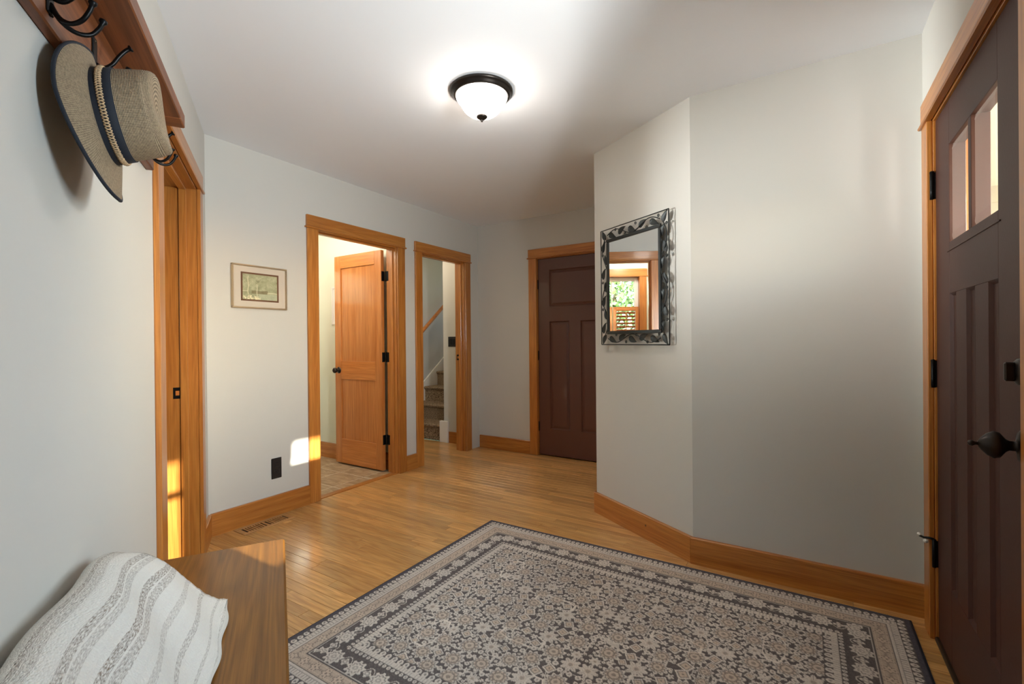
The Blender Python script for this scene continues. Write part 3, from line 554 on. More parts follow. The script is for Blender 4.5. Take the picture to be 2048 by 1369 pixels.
MB().box((x0 + .05, .099, z0 + .05), (x1 - .05, .102, z1 - .05)).build('glass_pane', 'glass', w2)
for k in range(2):
    p0 = x0 + .004 + k * (x1 - x0) / 2; p1 = p0 + (x1 - x0) / 2 - .008
    sh = empty('shutter', (0, TY1, 0), 0, label=('left' if k == 0 else 'right') + ' louvered wooden shutter panel over the lower half of the tiled room window', cat='shutter', group='window shutters')
    za, zb_ = z0 + .006, 1.607
    for p, q, n in (((p0, .02, za), (p0 + .045, .045, zb_), 'stile'), ((p1 - .045, .02, za), (p1, .045, zb_), 'stile'), ((p0 + .045, .02, zb_ - .055), (p1 - .045, .045, zb_), 'rail'), ((p0 + .045, .02, za), (p1 - .045, .045, za + .07), 'rail')):
        board(n, p, q, 'fir', sh)
    z = za + .095
    while z < zb_ - .065:
        o = MB().cbox((p0 + .047, -.020, -.003), (p1 - .047, .020, .003), .0015).build('louver', 'fir0', sh, loc=(0, .033, z)); o.rotation_euler = (R_(-32), 0, 0); z += .046
    MB().box(((p0 + p1) / 2 - .005, .006, za + .09), ((p0 + p1) / 2 + .005, .012, zb_ - .07)).build('tilt_rod', 'fir2', sh)
l, r = FR['A']; w3 = empty('window_3', l, r, label='unseen window added to the room through the left opening to pass the fill light', cat='window', kind='structure')  # added out of view, placed so the fill beam reaches the right wall
for p, q in (((SW0 - .09, 2.53, .85), (SW0, 2.55, 2.05)), ((SW1, 2.53, .85), (SW1 + .05, 2.55, 2.05)), ((SW0, 2.53, 1.95), (SW1, 2.55, 2.05)), ((SW0, 2.53, .85), (SW1, 2.55, .95)), ((.16, 2.58, .95), (.20, 2.62, 1.95))):
    board('frame_board', p, q, 'trim', w3)
MB().box((SW0, 2.60, .95), (SW1, 2.604, 1.95)).build('glass_pane', 'glass', w3)

# ---------------------------------------------------------------- stairs
st = empty('staircase', (4.165, 3.572, 0), 0, label='carpeted stairs climbing to the right behind the narrow doorway', cat='stairs')
RISE, RUN = .19, .25
for k in range(8):
    x = k * RUN; z = (k + 1) * RISE; n = 5
    prof = [(x + .012, k * RISE), (x + .012, z - .05), (x, z - .036), (x - .012, z - .022), (x - .010, z - .008), (x + .006, z), (x + RUN + .02, z), (x + RUN + .02, k * RISE)]
    vs = [(px, .001, pz) for px, pz in prof] + [(px, .755, pz) for px, pz in prof]; m = len(prof)
    MB().add(vs, [tuple(range(m))[::-1], tuple(range(m, 2 * m))] + [(i, (i + 1) % m, m + (i + 1) % m, m + i) for i in range(m)]).build('step', 'carpet', st)
def sk(name, y0, y1, mat):
    z = lambda x: .19 + x * .76 + .07
    vs = [(x, y, zz) for y in (y0, y1) for x, zz in ((-.10, 0), (1.9, .1), (1.9, z(1.9)), (-.10, z(-.10)))]
    return MB().add(vs, [(0, 1, 2, 3), (7, 6, 5, 4), (0, 4, 5, 1), (1, 5, 6, 2), (2, 6, 7, 3), (3, 7, 4, 0)]).build(name, mat, st, label='white painted skirt board')
sk('skirt_board', .756, .776, 'white_paint')
MB().cbox((4.128, 3.483, 0), (4.166, 3.604, .247), .003).build('trim_8', 'white_paint', None, kind='structure', label='short white trim block at the foot of the stairs', cat='trim block')
hr = empty('handrail', (4.165, 4.35, 0), 0, label='sloping wooden handrail on the stairwell wall', cat='handrail')
zz = lambda x: 1.365 + (x - .49) * .82
MB().tube([(x, -.065, zz(x)) for x in (.1, .5, 1.0, 1.5)], .024, 10).build('rail', 'fir0', hr)
for x in (.3, 1.2): MB().tube([(x, 0, zz(x) - .07), (x, -.04, zz(x) - .07), (x, -.065, zz(x) - .02)], .008, 8).build('bracket', 'black', hr)
sw = empty('light_switch', wpos('C', -3.43, 0, 1.168), -math.pi / 2, label='black double light switch plate on the stair hall wall', cat='light switch')
MB().cbox((-.058, -.006, -.058), (.058, 0, .058), .003).build('plate', 'black_plastic', sw)
for x in (-.023, .023): MB().cbox((x - .016, -.010, -.033), (x + .016, -.005, .033), .002).build('rocker', 'slot', sw)

# ---------------------------------------------------------------- lamps
cl = empty('ceiling_light', (1.915, 1.370, H), 0, label='flush ceiling light with bronze pan and glowing bell shaped glass shade', cat='ceiling light')
MB().lathe([(0, 0), (.150, 0), (.158, -.004), (.159, -.012), (.153, -.016), (.146, -.022), (.142, -.030), (.137, -.034), (.133, -.034), (.130, -.030), (0, -.026)], 48).build('pan', 'bronze', cl)
MB().lathe([(.129, -.030), (.129, -.040), (.124, -.049), (.113, -.060), (.105, -.072), (.098, -.087), (.086, -.104), (.066, -.119), (.040, -.128), (.012, -.131), (0, -.131)], 48).build('glass_shade', 'shade', cl, label='glowing white glass shade')
MB().lathe([(0, -.160), (.004, -.159), (.0065, -.154), (.004, -.149), (.014, -.146), (.026, -.139), (.029, -.133), (.027, -.129), (0, -.127)], 24).build('finial', 'bronze', cl, label='dark bronze finial')
def globe(name, loc, label, power, color=(1, .95, .86)):
    e = empty(name, loc, 0, label=label, cat='ceiling light')
    MB().lathe([(0, 0), (.13, 0), (.13, -.02), (0, -.02)], 24).build('pan', 'white_paint', e)
    MB().lathe([(.12, -.02), (.115, -.05), (.09, -.08), (.05, -.098), (0, -.104)], 24).build('glass_shade', 'globe', e)
    l_ = bpy.data.lights.new(name + '_bulb', 'POINT'); l_.energy = power; l_.color = color; l_.shadow_soft_size = .1
    o = bpy.data.objects.new(name + '_bulb', l_); COL.objects.link(o); o.location = (loc[0], loc[1], loc[2] - .17)
globe('dome_light', (2.25, 3.70, H), 'round glass dome light on the tiled room ceiling', 10)
globe('dome_light', (3.62, 3.80, H), 'round glass dome light on the stair hall ceiling', 5, (1, .84, .62))

# ---------------------------------------------------------------- framed picture
pc = empty('framed_picture', (1.722, BY, 1.541), 0, label='small landscape print in a slim champagne frame', cat='picture')
hw, hh, fwid = .184, .142, .011
for p, q in (((-hw, -.022, hh - fwid), (hw, 0, hh)), ((-hw, -.022, -hh), (hw, 0, -hh + fwid)), ((-hw, -.022, -hh + fwid), (-hw + fwid, 0, hh - fwid)), ((hw - fwid, -.022, -hh + fwid), (hw, 0, hh - fwid))):
    MB().cbox(p, q, .003).build('frame_rail', 'champagne', pc)
MB().box((-hw + fwid, -.011, -hh + fwid), (hw - fwid, -.002, hh - fwid)).build('mat_board', 'mat_board', pc)
ix, iz = .115, .083; ox = .004
for p, q in (((-ix - ox, iz - .001), (ix + ox, iz + .010)), ((-ix - ox, -iz - .010), (ix + ox, -iz + .001)), ((-ix - .011, -iz - .010), (-ix, iz + .010)), ((ix, -iz - .010), (ix + .011, iz + .010))):
    MB().box((p[0], -.0125, p[1]), (q[0], -.0105, q[1])).build('inner_mat', 'mat_brown', pc)
def colour_grid(name, nx, ny, place, rgb, mat, parent=None, **kw):
    """grid mesh with per-vertex colours; place -> (ny*nx,3), rgb -> (ny*nx,3) linear"""
    idx = np.arange(nx * ny).reshape(ny, nx)
    q = np.stack([idx[:-1, :-1], idx[:-1, 1:], idx[1:, 1:], idx[1:, :-1]], -1).reshape(-1, 4)
    me = bpy.data.meshes.new(name); me.vertices.add(nx * ny); me.vertices.foreach_set('co', place.astype(np.float32).ravel())
    me.loops.add(q.size); me.loops.foreach_set('vertex_index', q.astype(np.int32).ravel())
    me.polygons.add(len(q)); me.polygons.foreach_set('loop_start', np.arange(0, q.size, 4, dtype=np.int32))
    me.update(calc_edges=True)
    at = me.color_attributes.new('pattern', 'FLOAT_COLOR', 'POINT'); at.data.foreach_set('color', np.c_[rgb, np.ones(len(rgb))].astype(np.float32).ravel())
    me.materials.append(MAT[mat]); return link(name, me, parent, **kw)
lc = lambda *c: np.array(lin(*c)[:3])
def vnoise(x, y, seed):
    rg = np.random.RandomState(seed); g = rg.rand(64, 64); xi = np.floor(x).astype(int); yi = np.floor(y).astype(int); fx = x - xi; fy = y - yi
    fx = fx * fx * (3 - 2 * fx); fy = fy * fy * (3 - 2 * fy); G = lambda i, j: g[i % 64, j % 64]
    return (G(xi, yi) * (1 - fx) + G(xi + 1, yi) * fx) * (1 - fy) + (G(xi, yi + 1) * (1 - fx) + G(xi + 1, yi + 1) * fx) * fy
nx, ny = 150, 108
X, Z = np.meshgrid(np.linspace(-ix, ix, nx), np.linspace(-iz, iz, ny)); U = (X + ix) / (2 * ix); V = (Z + iz) / (2 * iz)
n_ = .5 * vnoise(U * 7, V * 7, 3) + .3 * vnoise(U * 18, V * 15, 4) + .2 * vnoise(U * 45, V * 40, 5)
img = lc(128, 128, 96)[None, None] * (1 - n_[..., None]) + lc(196, 194, 158)[None, None] * n_[..., None]
def blend(mask, col, k=1.0):
    global img; img = img * (1 - mask[..., None] * k) + lc(*col)[None, None] * mask[..., None] * k
g_ = lambda d, s: np.exp(-(d / s) ** 2)
blend((V < .36 + .05 * (vnoise(U * 6, U * 0, 8) - .5)) * (V > .24) * (U > .25) * (U < .72), (122, 108, 76), .7)
blend(((V < .24) * (U > .45)).astype(float), (184, 188, 160), .6)
blend(g_(V - .27 - .03 * np.sin(U * 9), .012) * (U > .70), (232, 226, 190), .9); blend(g_(V - .33, .012) * (U < .16), (226, 220, 186), .9)
blend(g_(U - .155 - .01 * np.sin(V * 14), .012) * (V > .18) * (V < .93), (222, 214, 178), .85)
blend(g_(U - .405 - .006 * np.sin(V * 17), .010) * (V > .10) * (V < .62), (226, 220, 188), .85)
for k in range(10):
    c = .155 if k % 2 else .405; s_ = (.4 + .09 * k) * (1 if k % 3 else -1); v0 = .45 + .04 * k
    blend(g_(U - c - s_ * (V - v0), .006) * (V > v0) * (V < v0 + .16), (214, 206, 168), .55)
blend((V < .16 * (.55 + .8 * vnoise(U * 22, V * 20, 9))) * (U < .50) * (vnoise(U * 50, V * 45, 10) > .42), (238, 228, 190), .9)
colour_grid('print', nx, ny, np.c_[X.ravel(), np.full(X.size, -.0118), Z.ravel()], img.reshape(-1, 3), 'print', pc, label='muted green landscape with pale tree trunks')

# ---------------------------------------------------------------- outlet and floor vent
ou = empty('wall_outlet', (1.825, BY, .318), 0, label='black duplex outlet on the back wall', cat='outlet')
MB().cbox((-.036, -.006, -.070), (.036, 0, .070), .003).build('plate', 'black_plastic', ou)
for z in (-.022, .022):
    rc = MB().cbox((-.017, -.009, z - .0155), (.017, -.005, z + .0155), .003).build('receptacle', 'black_plastic', ou)
    for x in (-.007, .007): MB().box((x - .0012, -.0095, z - .004), (x + .0012, -.0088, z + .006)).build('slot', 'slot', rc)
MB().lathe([(0, .008), (.003, .0075), (.0035, .006)], 10, (0, 0, 0), 'y').build('screw', 'brass_dark', ou)
fv = empty('floor_vent', (1.69, 2.957, 0), 0, label='wooden floor vent register set into the planks below the outlet', cat='floor vent')
hx, hy = .168, .068
for p, q in (((-hx, -hy), (hx, -.040)), ((-hx, .040), (hx, hy)), ((-hx, -.040), (-hx + .03, .040)), ((hx - .03, -.040), (hx, .040)), ((-.008, -.040), (.008, .040))):
    board('frame_rail', (p[0], p[1], 0.0005), (q[0], q[1], .005), 'vent', fv, c=.0015)
MB().box((-hx + .028, -.041, .0003), (hx - .028, .041, .0012)).build('duct_opening', 'duct', fv)
for x0_, x1_ in ((-hx + .03, -.008), (.008, hx - .03)):
    for k in range(1, 8):
        x = x0_ + (x1_ - x0_) * k / 8; MB().box((x - .0042, -.040, .001), (x + .0042, .040, .0048)).build('slat', 'vent1', fv)

# ---------------------------------------------------------------- coat rack with hooks
l, r = FR['A']
ck = empty('coat_rack', l, r, label='dark stained wooden coat rack shelf on the left wall', cat='coat rack')
S0, S1 = -2.70, -1.418
board('backboard', (S0, -.022, 1.752), (S1, 0, 1.918), 'rack', ck, c=.003)
board('shelf', (S0 - .02, -.106, 1.918), (S1 - .06, 0, 1.962), 'rack', ck, c=.003)
board('shelf_end', (S1 - .0595, -.106, 1.917), (S1 + .02, 0, 1.963), 'rack', ck, c=.003)
def smooth_path(pts, n=6):
    P = [Vector(p) for p in pts]; out = []
    for i in range(len(P) - 1):
        p0, p1, p2, p3 = P[max(i - 1, 0)], P[i], P[i + 1], P[min(i + 2, len(P) - 1)]
        for k in range(n):
            t = k / n; out.append(.5 * ((2 * p1) + (p2 - p0) * t + (2 * p0 - 5 * p1 + 4 * p2 - p3) * t * t + (3 * p1 - p0 - 3 * p2 + p3) * t ** 3))
    return out + [P[-1]]
for k, u in enumerate((-2.44, -2.215, -1.985, -1.75, -1.50)):
    hk = MB().cbox((u - .013, -.026, 1.772), (u + .013, -.0215, 1.866), .004).build('hook', 'black', ck, label='black iron double coat hook')
    p1 = smooth_path([(u, -.024, 1.806), (u, -.040, 1.800), (u, -.055, 1.812), (u, -.068, 1.834), (u, -.080, 1.850), (u, -.090, 1.858)])
    MB().tube(p1, [.0055 - .0012 * min(1, i / 12) + (.0028 if i > len(p1) - 4 else 0) for i in range(len(p1))], 10).build('upper_prong', 'black', hk)
    for sgn in (-1, 1):
        p2 = smooth_path([(u, -.024, 1.790), (u + sgn * .006, -.038, 1.766), (u + sgn * .014, -.056, 1.756), (u + sgn * .022, -.074, 1.762), (u + sgn * .026, -.086, 1.780), (u + sgn * .028, -.092, 1.798)])
        MB().tube(p2, [.005 - .001 * min(1, i / 12) + (.0026 if i > len(p2) - 4 else 0) for i in range(len(p2))], 10).build('lower_prong', 'black', hk)
    for z in (1.780, 1.857): MB().lathe([(0, .0285), (.003, .028), (.0042, .026)], 10, (u, 0, z), 'y').build('screw', 'brass_dark', hk)

# ---------------------------------------------------------------- straw hat hanging on the rack
def uv_grid(name, rowsP, mat, parent, uscale=1.0, vscale=1.0, close=True, thick=0.0, label=None, loc=(0, 0, 0)):
    """rows of points (each row a closed ring) with UVs"""
    m = len(rowsP); n = len(rowsP[0]); me = bpy.data.meshes.new(name)
    vs = [p for row in rowsP for p in row]; fs = []; uvs = []
    rng_ = range(n) if close else range(n - 1)
    for i in range(m - 1):
        for k in rng_:
            fs.append((i * n + k, i * n + (k + 1) % n, (i + 1) * n + (k + 1) % n, (i + 1) * n + k))
            uvs += [(k / n * uscale, i / (m - 1) * vscale), ((k + 1) / n * uscale, i / (m - 1) * vscale), ((k + 1) / n * uscale, (i + 1) / (m - 1) * vscale), (k / n * uscale, (i + 1) / (m - 1) * vscale)]
    me.from_pydata([tuple(v) for v in vs], [], fs); u = me.uv_layers.new(name='UVMap'); u.data.foreach_set('uv', np.array(uvs, np.float32).ravel())
    me.polygons.foreach_set('use_smooth', [True] * len(fs)); me.materials.append(MAT[mat]); me.update()
    o = link(name, me, parent, loc, label=label)
    if thick:
        md = o.modifiers.new('thickness', 'SOLIDIFY'); md.thickness = thick; md.offset = -1
    return o
ht = empty('straw_hat', (0, 0, 0), 0, label='woven straw hat with navy band hanging on the coat rack', cat='hat')
HP = Vector((-2.085, .066, 1.650)); tb = .15; ta = -.01
hn = Vector((math.sin(ta) * math.cos(tb), math.cos(ta) * math.cos(tb), math.sin(tb)))      # crown axis in (s, o, z)
hu = (Vector((0, 0, 1)) - hn * hn.z).normalized(); hr_ = hu.cross(hn)
def W(s, o, z): p = ABc + Ad * s + An * o; return Vector((p.x, p.y, z))
ex = (W(*(HP + hu)) - W(*HP)); ey = (W(*(HP + hr_)) - W(*HP)); ez = (W(*(HP + hn)) - W(*HP)); op = W(*HP)
if ex.cross(ey).dot(ez) < 0: ey = -ey
ht.matrix_world = Matrix(((ex.x, ey.x, ez.x, op.x), (ex.y, ey.y, ez.y, op.y), (ex.z, ey.z, ez.z, op.z), (0, 0, 0, 1)))
# local x = up in the picture, y = sideways, z = towards crown
NS = 96
def ringpts(rx, ry, h, cx=0.0, fx=None):
    out = []
    for k in range(NS):
        a = 2 * math.pi * k / NS; c, s_ = math.cos(a), math.sin(a); hh_ = h + (fx(a) if fx else 0)
        out.append((cx + rx * c, ry * s_, hh_))
    return out
r0x, r0y = .092, .084
def crown_ring(t):      # t 0 base .. 1 top edge, then over the flat top
    h = .098 * t; f = 1 - .05 * t - .02 * t * t
    return ringpts(r0x * f, r0y * f, h, .012 * t)
rowsC = [crown_ring(t) for t in np.linspace(0, .86, 14)]
for f, h in ((.915, .0900), (.90, .0945), (.87, .0985), (.82, .1010), (.70, .1000), (.5, .097), (.25, .0945), (.01, .0935)):
    rowsC.append(ringpts(r0x * f, r0y * f, h, .012, (lambda a, f=f: .006 * math.cos(2 * a) * min(1, f))))
uv_grid('crown', rowsC, 'straw', ht, 1.0, 0.85)
def brim_pt(q):
    out = []
    for k in range(NS):
        a = 2 * math.pi * k / NS; c, s_ = math.cos(a), math.sin(a)
        bot = max(0, -c); R1x = .138 + .026 * bot ** 2; R1y = .136
        x = r0x * c + (R1x - r0x) * c * q - .006 * q; y = r0y * s_ + (R1y - r0y) * s_ * q
        z = -.004 * q - .010 * q * q + .012 * (q ** 2) * (c > 0) * c * c + .010 * bot * q * q - .021 * q * q * abs(s_) ** 1.3
        out.append((x, y, z))
    return out
uv_grid('brim', [brim_pt(q) for q in np.linspace(0, 1, 14)], 'straw', ht, 1.4, 0.6, thick=.002)
MB().tube([*(Vector(p) for p in brim_pt(1.0)), Vector(brim_pt(1.0)[0])], .0035, 8, cap=False).build('binding', 'navy', ht, label='navy edge binding')
uv_grid('band', [ringpts(r0x * f + .0015, r0y * f + .0015, h, .012 * h / .098) for f, h in ((1.015, .0), (1.005, .012), (.995, .024), (.985, .036), (.965, .0362))], 'navy', ht, label='wide navy hat band')
def braid_path(ph):
    out = []
    for k in range(361):
        a = 2 * math.pi * k / 360; w_ = 52 * a + ph
        out.append(((r0x + .0032 + .0013 * math.cos(2 * w_)) * math.cos(a) + .002, (r0y + .0032 + .0013 * math.cos(2 * w_)) * math.sin(a), .017 + .0050 * math.sin(w_)))
    return out
br = MB()
for ph in (0, 3.1416): br.tube(braid_path(ph), .0014, 5, cap=False)
br.build('braid', 'braid', ht, label='tan braided cord around the band')

# ---------------------------------------------------------------- bench and throw
l, r = FR['A']
bn = empty('bench', l, r, label='brown oak bench with a plain plank seat along the left wall', cat='bench')
B1 = -1.421
mb = MB(); c_ = .012
mb.cbox((-2.75, -.401, .418), (B1, -.032, .450), .006).build('seat', 'oak0', bn)
for u in (-2.62, B1 - .13):
    for o in (-.30, -.09): mb2 = MB(); mb2.cbox((u - .025, o - .022, 0), (u + .025, o + .022, .418), .004).build('leg', 'oak2', bn)
board('apron', (-2.60, -.315, .345), (B1 - .12, -.297, .4175), 'oak', bn); board('apron', (-2.60, -.093, .345), (B1 - .12, -.075, .4175), 'oak', bn)
for u in (-2.62, B1 - .13): board('end_apron', (u - .009, -.297, .345), (u + .009, -.093, .4175), 'oak', bn)
# throw: rows along the wall, profile from the wall side over the ridge to the seat
def throw():
    nprof, nlen = 60, 64
    prof = [(.030, .452), (.026, .56), (.026, .66), (.034, .705), (.056, .722), (.088, .712), (.120, .680), (.150, .636), (.178, .580), (.204, .524), (.228, .482), (.246, .462), (.256, .456)]
    P = smooth_path([(0, o, z) for o, z in prof], 8); idx = np.linspace(0, len(P) - 1, nprof); P = [P[int(round(i))] for i in idx]
    rows = []
    for j, p in enumerate(P):
        t = j / (nprof - 1); row = []
        # far end runs from the ridge out to a corner on the seat
        send = -2.015 + .20 * max(0, (t - .38) / .62) ** .8 - .02 * max(0, .38 - t) / .38
        if t > .93: send -= (t - .93) / .07 * .10
        s0 = -2.78
        for i in range(nlen):
            q = i / (nlen - 1); s = s0 + (send - s0) * q
            w1 = .003 * math.sin(9 * s + 2.5 * t * 3) * math.sin(math.pi * t); w2 = .006 * math.sin(23 * s + 7 * t)
            drop = 0.0
            e = max(0, (q - .80) / .20)
            if .15 < t < .9: drop = -.030 * e * e * math.sin(math.pi * (t - .15) / .75)
            o = p.y + (w1 + w2) * (.3 + .7 * math.sin(math.pi * t)) * (1 if t > .2 else .1)
            if t > .9: o += .004 * math.sin(15 * s) + .003 * math.sin(41 * s)
            z = max(p.z + drop + w1 * .6 * (t > .2), .4535)
            o = max(o, .006)
            row.append((s, -o, z))
        rows.append(row)
    return rows
tw = uv_grid('throw_blanket', throw(), 'knit', None, 1.0, 1.0, close=False)
tw.location, tw.rotation_euler = l, (0, 0, r)
tag(tw, 'cream striped knitted throw heaped on the bench against the wall', 'blanket')
# uv: x across the stripes, y along them
me = tw.data; uvl = me.uv_layers['UVMap'].data; buf = np.zeros(len(uvl) * 2, np.float32); uvl.foreach_get('uv', buf); buf = buf.reshape(-1, 2)[:, ::-1]; uvl.foreach_set('uv', np.ascontiguousarray(buf).ravel())
md = tw.modifiers.new('thickness', 'SOLIDIFY'); md.thickness = .010; md.offset = -1

# ---------------------------------------------------------------- rug
RX0, RX1, RY0, RY1 = .905, 2.487, -.368, 1.733
LXr, LYr = RX1 - RX0, RY1 - RY0; stp = .0031
nx, ny = int(LXr / stp) + 1, int(LYr / stp) + 1
gx_, gy_ = np.meshgrid(np.linspace(-LXr / 2, LXr / 2, nx), np.linspace(-LYr / 2, LYr / 2, ny))
dx_, dy_ = LXr / 2 - np.abs(gx_), LYr / 2 - np.abs(gy_)
D_ = np.minimum(dx_, dy_); along = np.where(dx_ < dy_, gy_, gx_)
T_ = np.zeros_like(gx_)             # 0 dark ground, 1 beige
W_ = np.zeros_like(gx_)             # warm tint
rg = np.random.RandomState(11)
per = lambda p: ((along + 50) % p) - p / 2
band = lambda a, b: (D_ >= a) & (D_ < b)
# beads of the outer guard
b1 = band(.027, .056); T_[b1 & ((per(.0275) / .0105) ** 2 + ((D_ - .043) / .0125) ** 2 < 1)] = 1; T_[b1 & ((per(.0275) / .0045) ** 2 + ((D_ - .041) / .0055) ** 2 < 1)] = .25
b2 = band(.056, .092); T_[b2] = .95; T_[b2 & (np.abs(per(.0137)) < .0018) & (D_ > .060) & (D_ < .078)] = .35; T_[b2 & (np.abs(D_ - .081) < .0017)] = .45
b3 = band(.096, .146); T_[b3] = .86; W_[b3] = 1
q = per(.062); rr = np.hypot(q, D_ - .121); an = np.arctan2(D_ - .121, q)
fl_ = rr < .0205 + .0045 * np.cos(6 * an); ol = fl_ & (rr > .0150 + .0045 * np.cos(6 * an)); T_[b3 & fl_] = 1.05; T_[b3 & ol] = .30; T_[b3 & (rr < .004)] = .3
T_[b3 & (np.abs(np.abs(q) - .031) < .003) & (np.abs(D_ - .121) < .006)] = .4
T_[band(.100, .103) | band(.139, .142)] = 1.05
# main border rosettes on dark ground
b4 = band(.150, .238); q = per(.118); rr = np.hypot(q * .95, D_ - .193); an = np.arctan2(D_ - .193, q)
ro = rr < .034 + .0055 * np.cos(9 * an); T_[b4 & ro] = .95; T_[b4 & ro & (np.abs(rr - .022 - .003 * np.cos(9 * an)) < .0022)] = .3; T_[b4 & (rr < .010)] = .55; T_[b4 & (rr < .0045)] = 1
q2 = (((along + 50) + .059) % .118) - .059; r2 = np.hypot(q2, D_ - .196); T_[b4 & (r2 < .015 + .004 * np.cos(4 * np.arctan2(D_ - .196, q2)))] = .92; T_[b4 & (np.abs(r2 - .008) < .0018)] = .35
vine = np.abs(D_ - .194 - .030 * np.sin(2 * np.pi * along / .118)) < .0022; T_[b4 & vine & ~ro] = .9
T_[band(.154, .158)] = .9
b5 = band(.243, .264); T_[b5 & ((per(.021) / .0075) ** 2 + ((D_ - .2545) / .008) ** 2 < 1)] = .95; T_[b5 & ((per(.021) / .003) ** 2 + ((D_ - .2545) / .0035) ** 2 < 1)] = .3
b6 = band(.264, .288); T_[b6] = .95; T_[b6 & (np.abs(per(.012)) < .0013)] = .55
b7 = band(.288, .314); T_[b7 & ((per(.030) / .0115) ** 2 + ((D_ - .297) / .0145) ** 2 < 1)] = .95; T_[b7 & ((per(.030) / .0045) ** 2 + ((D_ - .299) / .006) ** 2 < 1)] = .35
# field: packed florets, rosettes, lozenges, mirrored left-right and end to end
FX, FYr = LXr / 2 - .314, LYr / 2 - .314
occ = []
def stamp(cx, cy, R, kind):
    for sx, sy in ((1, 1), (-1, 1), (1, -1), (-1, -1)):
        px, py = cx * sx, cy * sy
        i0, i1 = np.searchsorted(gx_[0], (px - R * 1.3, px + R * 1.3)); j0, j1 = np.searchsorted(gy_[:, 0], (py - R * 1.3, py + R * 1.3))
        if i1 <= i0 or j1 <= j0: continue
        sl_ = (slice(j0, j1), slice(i0, i1)); x = (gx_[sl_] - px) * sx; y = (gy_[sl_] - py) * sy; rho = np.hypot(x, y); th = np.arctan2(y, x); ok = D_[sl_] > .314
        t = T_[sl_]; w_ = W_[sl_]
        if kind == 0:      # big rosette
            e = R * (.88 + .12 * np.cos(10 * th)); m = (rho < e) & ok; t[m] = .93; t[m & (np.abs(rho - e * .72) < R * .06)] = .32; t[m & (np.abs(rho - R * .42) < R * .06)] = .35; t[m & (rho < R * .16)] = .4; w_[m & (rho < R * .6)] = .8
            t[m & (rho > e * .75) & (np.cos(10 * th) < -.75)] = .4
        elif kind == 1:    # lozenge in a square frame
            e = np.maximum(np.abs(x * .87 + y * .5), np.abs(-x * .5 + y * .87)); m = (e < R * .8) & ok; t[m] = 1.0; t[m & (np.abs(e - R * .52) < R * .08)] = .35; w_[m & (e < R * .48)] = 1.0; t[m & (e < R * .14)] = .3
        elif kind == 2:    # small flower
            e = R * (.75 + .25 * np.cos(5 * th)); m = (rho < e) & ok; t[m] = .95; t[m & (rho < R * .22)] = .35
        elif kind == 3:    # palmette burst
            e = R * (.66 + .34 * np.abs(np.cos(4 * th)) ** 1.5); m = (rho < e) & ok; t[m] = .9; t[m & (rho > R * .35) & (np.abs(np.sin(8 * th)) < .22)] = .45; t[m & (rho < R * .2)] = .5; w_[m & (rho < R * .3)] = .6
        else:              # ring
            m = (rho < R) & ok; t[m] = .95; t[m & (rho < R * .42)] = .4
for kind, R, tries in ((0, .046, 260), (3, .043, 500), (1, .026, 500), (0, .033, 700), (3, .027, 900), (1, .019, 1100), (2, .0165, 2200), (4, .011, 2600), (2, .0095, 4200), (4, .0065, 4000)):
    for _ in range(tries):
        x, y = rg.uniform(0, FX), rg.uniform(0, FYr); Rk = R * rg.uniform(.88, 1.1)
        if any((x - a) ** 2 + (y - b) ** 2 < (Rk * .93 + c) ** 2 for a, b, c in occ): continue
        if x < Rk * .8 or y < Rk * .8: continue
        occ.append((x, y, Rk * .93)); stamp(x, y, Rk, kind)
# thin stems and long cartouche outlines
stem = (np.abs(vnoise(gx_ * 16 + 40, gy_ * 16 + 40, 21) - .5) < .018) & (D_ > .318) & (T_ < .2); T_[stem] = .8
for cx, cy, hx_, hy_ in ((.30, .58, .085, .035), (.14, .26, .035, .09), (.36, .10, .06, .03)):
    for sx in (1, -1):
        for sy in (1, -1):
            e = np.maximum(np.maximum(np.abs(gx_ - cx * sx) / hx_, np.abs(gy_ - cy * sy) / hy_), (np.abs(gx_ - cx * sx) / hx_ + np.abs(gy_ - cy * sy) / hy_) / 1.55)
            T_[(np.abs(e - 1) < .055) & (D_ > .318)] = 1.08
fade = vnoise(gx_ * 5 + 20, gy_ * 5 + 20, 31); wear = np.clip(vnoise(gx_ * 2.2 + 9, gy_ * 2.2 + 9, 32), 0, 1)
pile = rg.rand(ny, nx)
Tn = np.clip(T_ + (pile - .5) * .22, 0, 1.15) * (.86 + .2 * fade)
dark = lc(97, 89, 87); beige = lc(214, 203, 191); tan = lc(200, 180, 161); edge = lc(84, 80, 86)
lightc = beige[None, None] * (1 - W_[..., None]) + tan[None, None] * W_[..., None]
col = dark[None, None] * (1 - Tn[..., None]) + lightc * Tn[..., None]
col = np.where((D_ < .027)[..., None], edge[None, None] * (.9 + .3 * pile[..., None]), col)
zr = .0085 + .0016 * np.clip(T_, 0, 1) + .0008 * pile
zr = np.where(D_ < .008, .0045, zr)
rug = colour_grid('area_rug', nx, ny, np.c_[gx_.ravel(), gy_.ravel(), zr.ravel()], col.reshape(-1, 3), 'rug', None, loc=((RX0 + RX1) / 2, (RY0 + RY1) / 2, 0), label='grey and beige patterned rug with ornate border in front of the door', cat='rug')
MB().box((-LXr / 2, -LYr / 2, .0006), (LXr / 2, LYr / 2, .0046)).build('backing', 'navy', rug)

